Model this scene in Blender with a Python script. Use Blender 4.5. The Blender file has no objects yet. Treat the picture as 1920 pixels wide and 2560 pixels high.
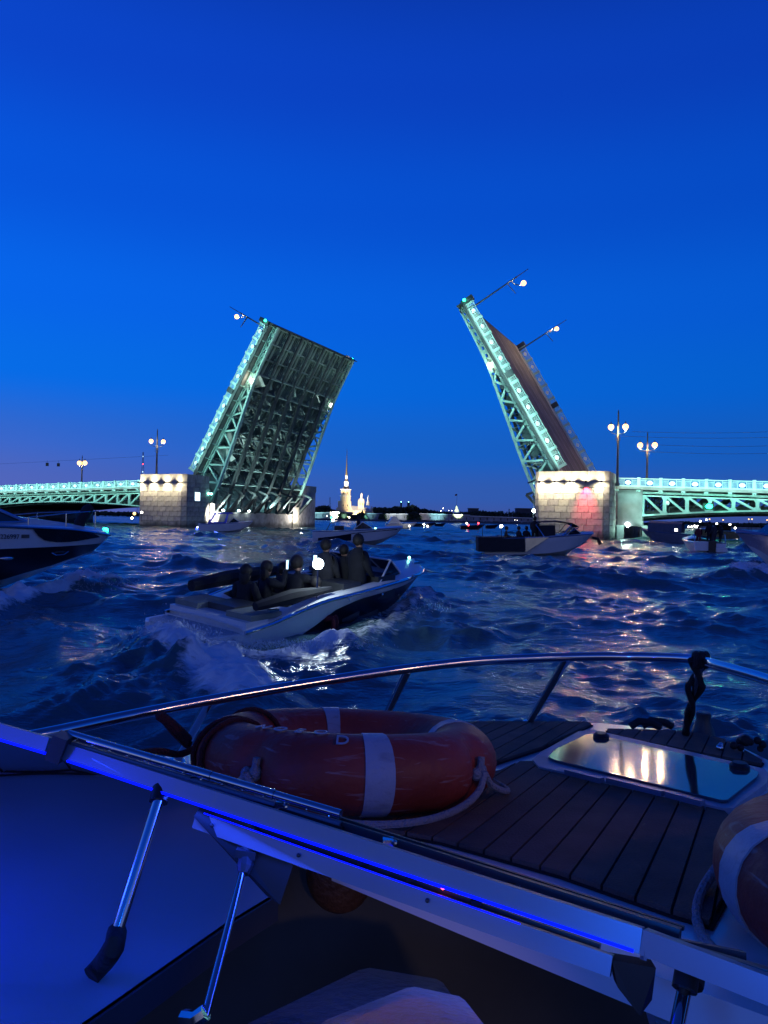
import bpy, bmesh, math, random
import numpy as np
from mathutils import Vector, Matrix, Euler
random.seed(7); np.random.seed(7)
SC = bpy.context.scene
R = math.radians

# ---------------------------------------------------------------- camera, sky, exposure
CAM_H = 1.8
cam_data = bpy.data.cameras.new('camera')
cam = bpy.data.objects.new('camera', cam_data); SC.collection.objects.link(cam)
cam_data.sensor_fit = 'HORIZONTAL'; cam_data.sensor_width = 36.0; cam_data.lens = 36.0
cam_data.clip_start = 0.05; cam_data.clip_end = 12000
cam.location = (0, 0, CAM_H)
cam.rotation_euler = (R(90.6), R(-1.2), 0)
SC.camera = cam
bpy.context.view_layer.update()
CM = cam.rotation_euler.to_matrix()

SKY_EXP = 1.0
world = bpy.data.worlds.new('World'); SC.world = world; world.use_nodes = True
wn = world.node_tree; wn.nodes.clear()
def wnode(t, **k):
    n = wn.nodes.new(t)
    for a, b in k.items(): setattr(n, a, b)
    return n
w_out = wnode('ShaderNodeOutputWorld'); w_bg = wnode('ShaderNodeBackground')
w_tc = wnode('ShaderNodeTexCoord'); w_sep = wnode('ShaderNodeSeparateXYZ')
w_map = wnode('ShaderNodeMapRange'); w_map.inputs['From Min'].default_value = -0.2; w_map.inputs['From Max'].default_value = 1.0
w_ramp = wnode('ShaderNodeValToRGB')
SKY = [(-1.0, (0.012, 0.022, 0.090)), (0.0, (0.052, 0.094, 0.370)), (0.035, (0.032, 0.112, 0.470)), (0.09, (0.009, 0.125, 0.600)),
       (0.17, (0.002, 0.138, 0.740)), (0.26, (0.002, 0.120, 0.760)), (0.38, (0.002, 0.084, 0.660)), (0.50, (0.003, 0.056, 0.550)),
       (0.62, (0.003, 0.036, 0.380)), (0.85, (0.003, 0.018, 0.170))]
cr = w_ramp.color_ramp
cr.interpolation = 'EASE'
while len(cr.elements) > 1: cr.elements.remove(cr.elements[-1])
for i, (z, c) in enumerate(SKY):
    p = (z + 0.2) / 1.2
    p = max(0.0, min(1.0, p))
    e = cr.elements[0] if i == 0 else cr.elements.new(p)
    e.position = p; e.color = (*c, 1)
# last twilight glow low on the left horizon
w_glow = wnode('ShaderNodeMixRGB'); w_glow.blend_type = 'MIX'; w_glow.inputs[2].default_value = (0.105, 0.130, 0.460, 1)
w_lx = wnode('ShaderNodeMapRange'); w_lx.inputs['From Min'].default_value = 0.02; w_lx.inputs['From Max'].default_value = -0.62; w_lx.interpolation_type = 'SMOOTHSTEP'
w_lz = wnode('ShaderNodeMapRange'); w_lz.inputs['From Min'].default_value = 0.17; w_lz.inputs['From Max'].default_value = -0.03; w_lz.interpolation_type = 'SMOOTHSTEP'
w_mul = wnode('ShaderNodeMath', operation='MULTIPLY')
w_az = wnode('ShaderNodeMapRange'); w_az.inputs['From Min'].default_value = -0.5; w_az.inputs['From Max'].default_value = 0.55
w_az.inputs['To Min'].default_value = 1.10; w_az.inputs['To Max'].default_value = 0.80
w_v = wnode('ShaderNodeVectorMath', operation='SCALE')
L = wn.links.new
L(w_tc.outputs['Generated'], w_sep.inputs[0]); L(w_sep.outputs['Z'], w_map.inputs['Value']); L(w_map.outputs[0], w_ramp.inputs[0])
L(w_sep.outputs['X'], w_lx.inputs['Value']); L(w_sep.outputs['Z'], w_lz.inputs['Value'])
L(w_lx.outputs[0], w_mul.inputs[0]); L(w_lz.outputs[0], w_mul.inputs[1])
L(w_mul.outputs[0], w_glow.inputs[0]); L(w_ramp.outputs[0], w_glow.inputs[1])
L(w_sep.outputs['X'], w_az.inputs['Value']); L(w_glow.outputs[0], w_v.inputs[0]); L(w_az.outputs[0], w_v.inputs['Scale'])
# the afterglow: the white night's glow in the north-west, behind the viewer
w_dot = wnode('ShaderNodeVectorMath', operation='DOT_PRODUCT'); w_dot.inputs[1].default_value = (-0.22, -0.975, 0.0)
w_ga = wnode('ShaderNodeMapRange'); w_ga.interpolation_type = 'SMOOTHSTEP'; w_ga.inputs['From Min'].default_value = -0.30; w_ga.inputs['From Max'].default_value = 0.95
w_ge = wnode('ShaderNodeMapRange'); w_ge.interpolation_type = 'SMOOTHSTEP'; w_ge.inputs['From Min'].default_value = 0.48; w_ge.inputs['From Max'].default_value = -0.05
w_gm = wnode('ShaderNodeMath', operation='MULTIPLY')
w_gx = wnode('ShaderNodeMixRGB'); w_gx.inputs[2].default_value = (0.34, 0.36, 0.50, 1)
L(w_tc.outputs['Generated'], w_dot.inputs[0]); L(w_dot.outputs['Value'], w_ga.inputs['Value']); L(w_sep.outputs['Z'], w_ge.inputs['Value'])
L(w_ga.outputs[0], w_gm.inputs[0]); L(w_ge.outputs[0], w_gm.inputs[1]); L(w_gm.outputs[0], w_gx.inputs[0]); L(w_v.outputs[0], w_gx.inputs[1])
L(w_gx.outputs[0], w_bg.inputs['Color']); w_bg.inputs['Strength'].default_value = SKY_EXP
L(w_bg.outputs[0], w_out.inputs['Surface'])
SC.view_settings.view_transform = 'Standard'; SC.view_settings.look = 'None'
SC.view_settings.exposure = 0; SC.view_settings.gamma = 1
SC.view_settings.use_curve_mapping = False
SC.cycles.use_denoising = True
SC.cycles.sample_clamp_indirect = 14.0
SC.cycles.max_bounces = 6; SC.cycles.glossy_bounces = 4; SC.cycles.transparent_max_bounces = 12
SC.cycles.caustics_reflective = False; SC.cycles.caustics_refractive = False

# ---------------------------------------------------------------- measuring helpers (pixel of the photograph -> point in the place)
def ray(px, py):
    return CM @ Vector(((px - 960) / 1920.0, (1280 - py) / 1920.0, -1.0))
def P(px, py, Y):
    d = ray(px, py); return Vector((0, 0, CAM_H)) + d * (Y / d.y)
def D(px, py, z):
    d = ray(px, py); return Vector((0, 0, CAM_H)) + d * ((z - CAM_H) / d.z)

# ---------------------------------------------------------------- materials
MATS = {}
def mat(name, col, rough=0.5, metal=0.0, var=0.12, scale=3.0, bump=0.0, bscale=30.0, emit=None, estr=0.0, coat=0.0, spec=None, alpha=None, trans=0.0, coords='Object'):
    if name in MATS: return MATS[name]
    m = bpy.data.materials.new(name); m.use_nodes = True
    nt = m.node_tree; b = nt.nodes['Principled BSDF']
    b.inputs['Roughness'].default_value = rough; b.inputs['Metallic'].default_value = metal
    b.inputs['Coat Weight'].default_value = coat
    if spec is not None: b.inputs['Specular IOR Level'].default_value = spec
    if trans: b.inputs['Transmission Weight'].default_value = trans
    if alpha is not None: b.inputs['Alpha'].default_value = alpha
    tc = nt.nodes.new('ShaderNodeTexCoord')
    nz = nt.nodes.new('ShaderNodeTexNoise'); nz.inputs['Scale'].default_value = scale; nz.inputs['Detail'].default_value = 5
    nt.links.new(tc.outputs[coords], nz.inputs['Vector'])
    rp = nt.nodes.new('ShaderNodeMapRange'); rp.inputs['From Min'].default_value = 0.3; rp.inputs['From Max'].default_value = 0.7
    rp.inputs['To Min'].default_value = 1 - var; rp.inputs['To Max'].default_value = 1 + var
    nt.links.new(nz.outputs['Fac'], rp.inputs['Value'])
    vm = nt.nodes.new('ShaderNodeVectorMath'); vm.operation = 'SCALE'; vm.inputs[0].default_value = col[:3]
    nt.links.new(rp.outputs[0], vm.inputs['Scale']); nt.links.new(vm.outputs[0], b.inputs['Base Color'])
    if bump:
        n2 = nt.nodes.new('ShaderNodeTexNoise'); n2.inputs['Scale'].default_value = bscale; n2.inputs['Detail'].default_value = 4
        nt.links.new(tc.outputs[coords], n2.inputs['Vector'])
        bp = nt.nodes.new('ShaderNodeBump'); bp.inputs['Strength'].default_value = bump; bp.inputs['Distance'].default_value = 0.02
        nt.links.new(n2.outputs['Fac'], bp.inputs['Height']); nt.links.new(bp.outputs[0], b.inputs['Normal'])
    if emit:
        b.inputs['Emission Color'].default_value = (*emit, 1); b.inputs['Emission Strength'].default_value = estr
    MATS[name] = m; return m
M = dict(
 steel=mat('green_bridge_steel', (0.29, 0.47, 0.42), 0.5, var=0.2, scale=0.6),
 rail=mat('pale_green_rail_paint', (0.36, 0.56, 0.52), 0.45, var=0.12, scale=1.5),
 medal=mat('lit_medallion_white', (0.78, 0.82, 0.80), 0.5, var=0.06),  # white base colour carries the bright lamp spots on the medallions
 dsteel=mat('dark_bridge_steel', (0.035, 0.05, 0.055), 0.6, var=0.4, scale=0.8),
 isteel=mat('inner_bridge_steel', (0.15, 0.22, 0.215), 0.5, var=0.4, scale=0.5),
 asphalt=mat('asphalt', (0.11, 0.10, 0.09), 0.85, var=0.35, scale=0.25, bump=0.3, bscale=8),
 paintline=mat('road_marking_paint', (0.30, 0.30, 0.29), 0.7, var=0.4, scale=1.0),
 stone=mat('granite_block_grey', (0.40, 0.38, 0.32), 0.8, var=0.22, scale=1.3, bump=0.5, bscale=6),
 stone2=mat('granite_block_weathered', (0.33, 0.31, 0.29), 0.8, var=0.3, scale=1.0, bump=0.6, bscale=5),
 mortar=mat('dark_mortar', (0.15, 0.14, 0.125), 0.9),
 concrete=mat('stained_concrete', (0.24, 0.25, 0.24), 0.85, var=0.35, scale=0.5),
 black=mat('black_plastic', (0.012, 0.012, 0.014), 0.45, var=0.2),
 blackrubber=mat('black_rubber', (0.010, 0.010, 0.011), 0.7, bump=0.2, bscale=60),
 iron=mat('cast_iron_grey_green', (0.09, 0.12, 0.11), 0.5),
 chrome=mat('polished_stainless', (0.62, 0.63, 0.65), 0.12, 1.0, var=0.04),
 alu=mat('blue_tinted_aluminium', (0.19, 0.23, 0.33), 0.36, 0.35, var=0.06, scale=8),  # blue of the LED wash tinted into the base colour
 gel=mat('white_gelcoat', (0.66, 0.67, 0.68), 0.28, var=0.05, scale=2.0, coat=0.3),
 gelm=mat('satin_white_gelcoat', (0.38, 0.40, 0.42), 0.6, var=0.06, scale=3.0, bump=0.05, bscale=300),
 navy=mat('dark_blue_hull_paint', (0.006, 0.007, 0.018), 0.30, var=0.2, coat=0.1),
 teak=mat('dark_brown_deck_foam', (0.14, 0.088, 0.066), 0.9, var=0.25, scale=9.0, bump=0.35, bscale=220),
 caulk=mat('black_caulk', (0.004, 0.004, 0.005), 0.9),
 orange=mat('orange_lifebuoy_plastic', (0.26, 0.034, 0.018), 0.55, var=0.30, scale=5.0, bump=0.18, bscale=45),
 band=mat('reflective_white_tape', (0.30, 0.35, 0.42), 0.45, var=0.10, scale=12, bump=0.15, bscale=140),
 rope=mat('white_rope', (0.30, 0.31, 0.33), 0.9, bump=0.8, bscale=160),
 drope=mat('black_rope', (0.010, 0.010, 0.014), 0.9, bump=0.8, bscale=120),
 redrope=mat('dark_red_rope', (0.10, 0.015, 0.010), 0.9, bump=0.8, bscale=140),
 dgrey=mat('dark_grey_trim', (0.045, 0.048, 0.055), 0.4, var=0.3),
 leather=mat('brown_leather', (0.070, 0.028, 0.014), 0.6, var=0.3, scale=8, bump=0.4, bscale=70),
 tan=mat('tan_leather', (0.38, 0.22, 0.11), 0.55, var=0.18, scale=6, bump=0.4, bscale=80),
 yellow=mat('ochre_and_white_plaster', (0.72, 0.58, 0.34), 0.8, var=0.10, scale=0.1),
 white=mat('white_plaster', (0.80, 0.78, 0.72), 0.8, var=0.06),
 gilt=mat('gilded_spire', (0.35, 0.25, 0.10), 0.45, 0.7),
 roofd=mat('dark_sheet_roof', (0.11, 0.09, 0.08), 0.7),
 roofg=mat('grey_sheet_roof', (0.38, 0.38, 0.42), 0.7),
 brick=mat('fortress_wall_plaster', (0.26, 0.24, 0.24), 0.9, var=0.35, scale=0.15),
 leaf=mat('dark_foliage', (0.030, 0.048, 0.025), 0.9, var=0.5, scale=0.2),
 shore=mat('dark_embankment_stone', (0.07, 0.07, 0.08), 0.9, var=0.4, scale=0.05),
 jacket=mat('dark_jacket_cloth', (0.010, 0.011, 0.016), 0.9, var=0.3, scale=8),
 jacket2=mat('charcoal_jacket_cloth', (0.03, 0.03, 0.036), 0.9, var=0.3, scale=8),
 redcloth=mat('dark_red_cloth', (0.10, 0.012, 0.02), 0.9, var=0.3, scale=8),
 skin=mat('skin', (0.30, 0.17, 0.12), 0.6),
 hair=mat('dark_hair', (0.012, 0.009, 0.008), 0.7),
 canvas=mat('black_canvas', (0.014, 0.015, 0.020), 0.85, var=0.3, scale=5),
 tint=mat('tinted_window_glass', (0.012, 0.016, 0.022), 0.06, var=0.05),
)
def add_scuffs(m, col, scale=(2, 2, 14), lo=0.60, hi=0.74, amt=0.5):
    nt = m.node_tree; b = nt.nodes['Principled BSDF']; old = b.inputs['Base Color'].links[0].from_socket
    tc = nt.nodes.new('ShaderNodeTexCoord'); mp = nt.nodes.new('ShaderNodeMapping'); mp.inputs['Scale'].default_value = scale
    n = nt.nodes.new('ShaderNodeTexNoise'); n.inputs['Scale'].default_value = 5; n.inputs['Detail'].default_value = 9; n.inputs['Distortion'].default_value = 1.2
    r = nt.nodes.new('ShaderNodeMapRange'); r.inputs['From Min'].default_value = lo; r.inputs['From Max'].default_value = hi; r.inputs['To Max'].default_value = amt
    x = nt.nodes.new('ShaderNodeMixRGB'); x.inputs[2].default_value = (*col, 1)
    nt.links.new(tc.outputs['Object'], mp.inputs['Vector']); nt.links.new(mp.outputs[0], n.inputs['Vector']); nt.links.new(n.outputs['Fac'], r.inputs['Value'])
    nt.links.new(r.outputs[0], x.inputs[0]); nt.links.new(old, x.inputs[1]); nt.links.new(x.outputs[0], b.inputs['Base Color'])
add_scuffs(M['orange'], (0.45, 0.34, 0.32)); add_scuffs(M['band'], (0.10, 0.10, 0.11), (3, 3, 9), .55, .75, .5)
add_scuffs(M['stone'], (0.12, 0.11, 0.10), (.35, .35, .12), .50, .72, .55); add_scuffs(M['stone2'], (0.10, 0.095, 0.09), (.3, .3, .1), .45, .70, .6)
add_scuffs(M['alu'], (0.25, 0.26, 0.28), (3, 3, 3), .55, .7, .4); add_scuffs(M['gelm'], (0.35, 0.36, 0.38), (1.6, 1.6, 1.6), .60, .78, .18)
add_scuffs(M['teak'], (0.14, 0.10, 0.08), (3, 3, 1), .55, .75, .5)
def add_random(m, amt, tide=False):
    nt = m.node_tree; b = nt.nodes['Principled BSDF']; old = b.inputs['Base Color'].links[0].from_socket
    oi = nt.nodes.new('ShaderNodeObjectInfo'); r = nt.nodes.new('ShaderNodeMapRange'); r.inputs['To Min'].default_value = 1 - amt; r.inputs['To Max'].default_value = 1 + amt
    nt.links.new(oi.outputs['Random'], r.inputs['Value']); fac = r.outputs[0]
    if tide:   # the wet, weed-dark band just above the river
        g = nt.nodes.new('ShaderNodeNewGeometry'); sp = nt.nodes.new('ShaderNodeSeparateXYZ'); nt.links.new(g.outputs['Position'], sp.inputs[0])
        nz = nt.nodes.new('ShaderNodeTexNoise'); nz.inputs['Scale'].default_value = 0.7; nz.inputs['Detail'].default_value = 5; nt.links.new(g.outputs['Position'], nz.inputs['Vector'])
        ad = nt.nodes.new('ShaderNodeMath'); ad.operation = 'MULTIPLY_ADD'; ad.inputs[1].default_value = -1.6; nt.links.new(nz.outputs['Fac'], ad.inputs[0]); nt.links.new(sp.outputs['Z'], ad.inputs[2])
        mr = nt.nodes.new('ShaderNodeMapRange'); mr.inputs['From Min'].default_value = -0.5; mr.inputs['From Max'].default_value = 0.4; mr.inputs['To Min'].default_value = 0.25; mr.interpolation_type = 'SMOOTHSTEP'
        nt.links.new(ad.outputs[0], mr.inputs['Value']); ml = nt.nodes.new('ShaderNodeMath'); ml.operation = 'MULTIPLY'
        nt.links.new(fac, ml.inputs[0]); nt.links.new(mr.outputs[0], ml.inputs[1]); fac = ml.outputs[0]
    v = nt.nodes.new('ShaderNodeVectorMath'); v.operation = 'SCALE'; nt.links.new(old, v.inputs[0]); nt.links.new(fac, v.inputs['Scale']); nt.links.new(v.outputs[0], b.inputs['Base Color'])
add_random(M['stone'], 0.10, True); add_random(M['stone2'], 0.12, True); add_random(M['teak'], 0.18); add_random(M['steel'], 0.10)
def emis(name, col, s):
    m = bpy.data.materials.new(name); m.use_nodes = True
    b = m.node_tree.nodes['Principled BSDF']; b.inputs['Base Color'].default_value = (*[min(1, c) for c in col], 1)
    b.inputs['Emission Color'].default_value = (*col, 1); b.inputs['Emission Strength'].default_value = s
    M[name] = m; return m
emis('lamp_warm', (1.0, 0.58, 0.20), 3.4); emis('lamp_cool', (0.75, 0.93, 1.0), 30); emis('lamp_green', (0.02, 1.0, 0.45), 14)
emis('lamp_teal', (0.3, 1.0, 0.85), 8); emis('lamp_red', (1.0, 0.05, 0.06), 10); emis('lamp_blue', (0.03, 0.06, 1.0), 9)
emis('led_blue', (0.0, 0.003, 1.0), 2.4); emis('screen', (0.55, 0.85, 1.0), 2.6); emis('lamp_white', (1.0, 0.92, 0.78), 16)
emis('bead', (1.0, 0.88, 0.66), 5)
def glass_mat(name, tint, mixf=0.12):
    m = bpy.data.materials.new(name); m.use_nodes = True; nt = m.node_tree; nt.nodes.clear()
    o = nt.nodes.new('ShaderNodeOutputMaterial'); g = nt.nodes.new('ShaderNodeBsdfGlossy'); t = nt.nodes.new('ShaderNodeBsdfTransparent')
    g.inputs['Roughness'].default_value = 0.03; t.inputs['Color'].default_value = (*tint, 1)
    f = nt.nodes.new('ShaderNodeFresnel'); f.inputs['IOR'].default_value = 1.45
    mx = nt.nodes.new('ShaderNodeMixShader')
    nt.links.new(f.outputs[0], mx.inputs[0]); nt.links.new(t.outputs[0], mx.inputs[1]); nt.links.new(g.outputs[0], mx.inputs[2])
    nt.links.new(mx.outputs[0], o.inputs['Surface']); M[name] = m; return m
glass_mat('clear_glass', (0.80, 0.86, 0.90)); glass_mat('dim_glass', (0.35, 0.42, 0.48))

# ---------------------------------------------------------------- mesh helpers
class MB:
    def __init__(s): s.v = []; s.f = []; s.m = []; s.mi = 0
    def add(s, vs, fs):
        o = len(s.v); s.v += [tuple(v) for v in vs]
        for f in fs: s.f.append(tuple(i + o for i in f)); s.m.append(s.mi)
        return s
    def box(s, c, d, rot=None):
        x, y, z = d[0] / 2, d[1] / 2, d[2] / 2
        vs = [Vector((a * x, b * y, e * z)) for e in (-1, 1) for b in (-1, 1) for a in (-1, 1)]
        if rot is not None: vs = [rot @ v for v in vs]
        c = Vector(c); vs = [v + c for v in vs]
        return s.add(vs, [(0, 2, 3, 1), (4, 5, 7, 6), (0, 1, 5, 4), (2, 6, 7, 3), (0, 4, 6, 2), (1, 3, 7, 5)])
    def b2(s, a, b):
        a = Vector(a); b = Vector(b); return s.box((a + b) / 2, [abs(b[i] - a[i]) for i in range(3)])
    def beam(s, p0, p1, w, h, up=(0, 0, 1), w1=None, h1=None):
        p0 = Vector(p0); p1 = Vector(p1); d = (p1 - p0).normalized(); up = Vector(up)
        sd = d.cross(up)
        if sd.length < 1e-4: sd = d.cross(Vector((1, 0, 0)))
        sd.normalize(); u = sd.cross(d)
        w1 = w if w1 is None else w1; h1 = h if h1 is None else h1
        vs = [p0 + sd * a * w / 2 + u * b * h / 2 for a, b in ((-1, -1), (1, -1), (1, 1), (-1, 1))] + \
             [p1 + sd * a * w1 / 2 + u * b * h1 / 2 for a, b in ((-1, -1), (1, -1), (1, 1), (-1, 1))]
        return s.add(vs, [(0, 1, 2, 3), (7, 6, 5, 4), (0, 4, 5, 1), (1, 5, 6, 2), (2, 6, 7, 3), (3, 7, 4, 0)])
    def tube(s, path, r, n=8, closed=False, caps=True):
        path = [Vector(p) for p in path]; k = len(path)
        rs = r if isinstance(r, (list, tuple)) else [r] * k
        rings = []; prev = None
        for i, p in enumerate(path):
            if closed: t = path[(i + 1) % k] - path[i - 1]
            else: t = path[min(i + 1, k - 1)] - path[max(i - 1, 0)]
            t.normalize()
            if prev is None:
                a = t.cross(Vector((0, 0, 1)))
                if a.length < 1e-3: a = t.cross(Vector((1, 0, 0)))
            else: a = prev - t * prev.dot(t)
            a.normalize(); prev = a; b = t.cross(a)
            rings.append([p + (a * math.cos(q) + b * math.sin(q)) * rs[i] for q in [2 * math.pi * j / n for j in range(n)]])
        vs = [v for rg in rings for v in rg]; fs = []
        for i in range(k if closed else k - 1):
            i2 = (i + 1) % k
            for j in range(n): fs.append((i * n + j, i * n + (j + 1) % n, i2 * n + (j + 1) % n, i2 * n + j))
        if caps and not closed: fs.append(tuple(range(n))[::-1]); fs.append(tuple((k - 1) * n + j for j in range(n)))
        return s.add(vs, fs)
    def lathe(s, prof, c=(0, 0, 0), n=12, sq=False):
        c = Vector(c); vs = []
        off = math.pi / 4 if sq else 0; n = 4 if sq else n
        for r, z in prof:
            for j in range(n):
                a = 2 * math.pi * j / n + off; vs.append(c + Vector((r * math.cos(a), r * math.sin(a), z)))
        fs = []
        for i in range(len(prof) - 1):
            for j in range(n): fs.append((i * n + j, i * n + (j + 1) % n, (i + 1) * n + (j + 1) % n, (i + 1) * n + j))
        fs.append(tuple(range(n))[::-1]); fs.append(tuple((len(prof) - 1) * n + j for j in range(n)))
        return s.add(vs, fs)
    def sphere(s, c, r, n=10, m=7, sc=(1, 1, 1)):
        c = Vector(c); vs = [c + Vector((0, 0, r * sc[2]))]
        for i in range(1, m):
            t = math.pi * i / m
            for j in range(n):
                a = 2 * math.pi * j / n
                vs.append(c + Vector((r * sc[0] * math.sin(t) * math.cos(a), r * sc[1] * math.sin(t) * math.sin(a), r * sc[2] * math.cos(t))))
        vs.append(c - Vector((0, 0, r * sc[2]))); fs = []
        for j in range(n): fs.append((0, 1 + j, 1 + (j + 1) % n))
        for i in range(m - 2):
            for j in range(n):
                a = 1 + i * n + j; b = 1 + i * n + (j + 1) % n; fs.append((a, a + n, b + n, b))
        l = len(vs) - 1; o = 1 + (m - 2) * n
        for j in range(n): fs.append((l, o + (j + 1) % n, o + j))
        return s.add(vs, fs)
    def prism(s, poly, ext):
        """poly: list of points, ext: vector to extrude"""
        poly = [Vector(p) for p in poly]; n = len(poly); ext = Vector(ext)
        vs = poly + [p + ext for p in poly]
        fs = [tuple(range(n))[::-1], tuple(range(n, 2 * n))]
        for i in range(n): fs.append((i, (i + 1) % n, n + (i + 1) % n, n + i))
        return s.add(vs, fs)
    def grid(s, rows, close_u=False):
        nr = len(rows); nc = len(rows[0]); vs = [p for r in rows for p in r]; fs = []
        for i in range(nr - 1):
            for j in range(nc if close_u else nc - 1):
                j2 = (j + 1) % nc; fs.append((i * nc + j, i * nc + j2, (i + 1) * nc + j2, (i + 1) * nc + j))
        return s.add(vs, fs)
    def mesh(s, name, mats, smooth=False, fix=True):
        me = bpy.data.meshes.new(name); me.from_pydata(s.v, [], s.f)
        for m in (mats if isinstance(mats, (list, tuple)) else [mats]): me.materials.append(m)
        me.polygons.foreach_set('material_index', s.m)
        if fix:
            bm = bmesh.new(); bm.from_mesh(me); bmesh.ops.recalc_face_normals(bm, faces=bm.faces); bm.to_mesh(me); bm.free()
        if smooth:
            me.polygons.foreach_set('use_smooth', [True] * len(me.polygons))
            try: me.set_sharp_from_angle(angle=R(42))
            except Exception: pass
        me.update(); return me
    def build(s, name, mats, parent=None, smooth=False, label=None, fix=True):
        o = bpy.data.objects.new(name, s.mesh(name, mats, smooth, fix)); SC.collection.objects.link(o)
        if parent is not None: o.parent = parent
        if label: o['label'] = label
        return o
def place(name, me, parent=None, loc=(0, 0, 0), rot=(0, 0, 0), sc=(1, 1, 1)):
    o = bpy.data.objects.new(name, me); SC.collection.objects.link(o)
    if parent is not None: o.parent = parent
    o.location = loc; o.rotation_euler = rot; o.scale = sc; return o
def tag(o, label, cat, group=None):
    o['label'] = label; o['category'] = cat
    if group: o['group'] = group
    return o
def thing(name, label, cat, loc=(0, 0, 0), rot=(0, 0, 0), group=None):
    o = bpy.data.objects.new(name, None); SC.collection.objects.link(o); o.empty_display_size = 0.3
    o.location = loc; o.rotation_euler = rot; return tag(o, label, cat, group)
def copy_tree(o, parent=None):
    c = o.copy(); SC.collection.objects.link(c); c.parent = parent
    for ch in list(o.children):
        if ch is not c: copy_tree(ch, c)
    return c
def light(kind, name, loc, power, col, parent=None, aim=None, size=0.1, size_y=None, angle=60, blend=0.5, local_up=None):
    l = bpy.data.lights.new(name, kind); l.energy = power; l.color = col
    if kind == 'AREA':
        l.shape = 'RECTANGLE'; l.size = size; l.size_y = size_y or size
    else: l.shadow_soft_size = size
    if kind == 'SPOT': l.spot_size = R(angle); l.spot_blend = blend
    o = bpy.data.objects.new(name, l); SC.collection.objects.link(o); o.location = loc
    if parent is not None: o.parent = parent
    if aim is not None:
        d = Vector(aim).normalized(); z = -d
        x = Vector(local_up if local_up else (1, 0, 0)); x = (x - z * x.dot(z)); 
        if x.length < 1e-3: x = Vector((0, 1, 0)) - z * z.y
        x.normalize(); y = z.cross(x)
        o.rotation_euler = Matrix((x, y, z)).transposed().to_euler()
    return o
# ---------------------------------------------------------------- river
def wave_field(X, Y, cell):
    """height and sideways push of the chop at rest positions X, Y; cell = local mesh size"""
    rs = np.random.RandomState(21)
    H = np.zeros_like(X); DX = np.zeros_like(X); DY = np.zeros_like(X)
    # slow warp so that crests wander
    wx = 0.9 * np.sin(X * 0.17 + 1.3 + 0.11 * Y) + 0.5 * np.sin(Y * 0.31 - X * 0.23) + 0.3 * np.sin(0.63 * X + 0.41 * Y)
    wy = 0.9 * np.sin(Y * 0.15 + 0.7) + 0.5 * np.sin(X * 0.29 + Y * 0.13 + 2.0) + 0.3 * np.sin(0.55 * Y - 0.66 * X)
    Xw = X + wx; Yw = Y + wy
    g1 = 0.65 + 0.55 * np.sin(X * 0.21 + Y * 0.33 + 0.6) * np.sin(Y * 0.17 - X * 0.12 + 1.1)
    g2 = 0.75 + 0.6 * np.sin(X * 0.9 - Y * 0.7) * np.sin(Y * 1.1 + X * 0.5 + 2.1)
    n = 110
    for i in range(n):
        lam = 0.16 * (9.0 / 0.16) ** (i / (n - 1.0)) * rs.uniform(0.93, 1.07)
        spread = 0.55 if lam > 2 else 1.0
        th = math.radians(248) + rs.normal() * spread
        k = 2 * math.pi / lam
        ak = 0.050 if 0.5 < lam < 2.2 else 0.042
        if lam > 3: ak *= 0.62
        a = ak / k
        ph = rs.uniform(0, 6.283)
        q = (Xw if lam > 0.6 else X) * math.cos(th) * k + (Yw if lam > 0.6 else Y) * math.sin(th) * k + ph
        fade = np.clip((lam / cell - 2.2) / 2.5, 0, 1)
        w = a * fade * (g1 if lam > 1.0 else g2)
        H += w * np.cos(q); s = np.sin(q) * w * 1.15
        DX -= s * math.cos(th); DY -= s * math.sin(th)
    H = H + 0.25 * H * np.abs(H) / 0.15   # peakier crests
    return H, DX, DY

def path_dist(X, Y, pts):
    best = np.full(X.shape, 1e9); tt = np.zeros(X.shape); acc = 0
    tot = sum(math.dist(pts[i], pts[i + 1]) for i in range(len(pts) - 1))
    for i in range(len(pts) - 1):
        ax, ay = pts[i]; bx, by = pts[i + 1]; dx, dy = bx - ax, by - ay; l2 = dx * dx + dy * dy
        t = np.clip(((X - ax) * dx + (Y - ay) * dy) / l2, 0, 1)
        d = np.hypot(X - ax - t * dx, Y - ay - t * dy)
        m = d < best; best = np.where(m, d, best); tt = np.where(m, (acc + t * math.sqrt(l2)) / tot, tt); acc += math.sqrt(l2)
    return best, tt
def vnoise(X, Y, s, seed):
    rs = np.random.RandomState(seed); out = np.zeros_like(X); amp = 0
    for o in range(4):
        for _ in range(4):
            th = rs.uniform(0, 6.283); k = s * 2 ** o * rs.uniform(0.7, 1.3)
            out += np.sin(X * k * math.cos(th) + Y * k * math.sin(th) + rs.uniform(0, 6.283)) / 2 ** (o * 0.8)
        amp += 4 / 2 ** (o * 0.8)
    return out / amp
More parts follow.
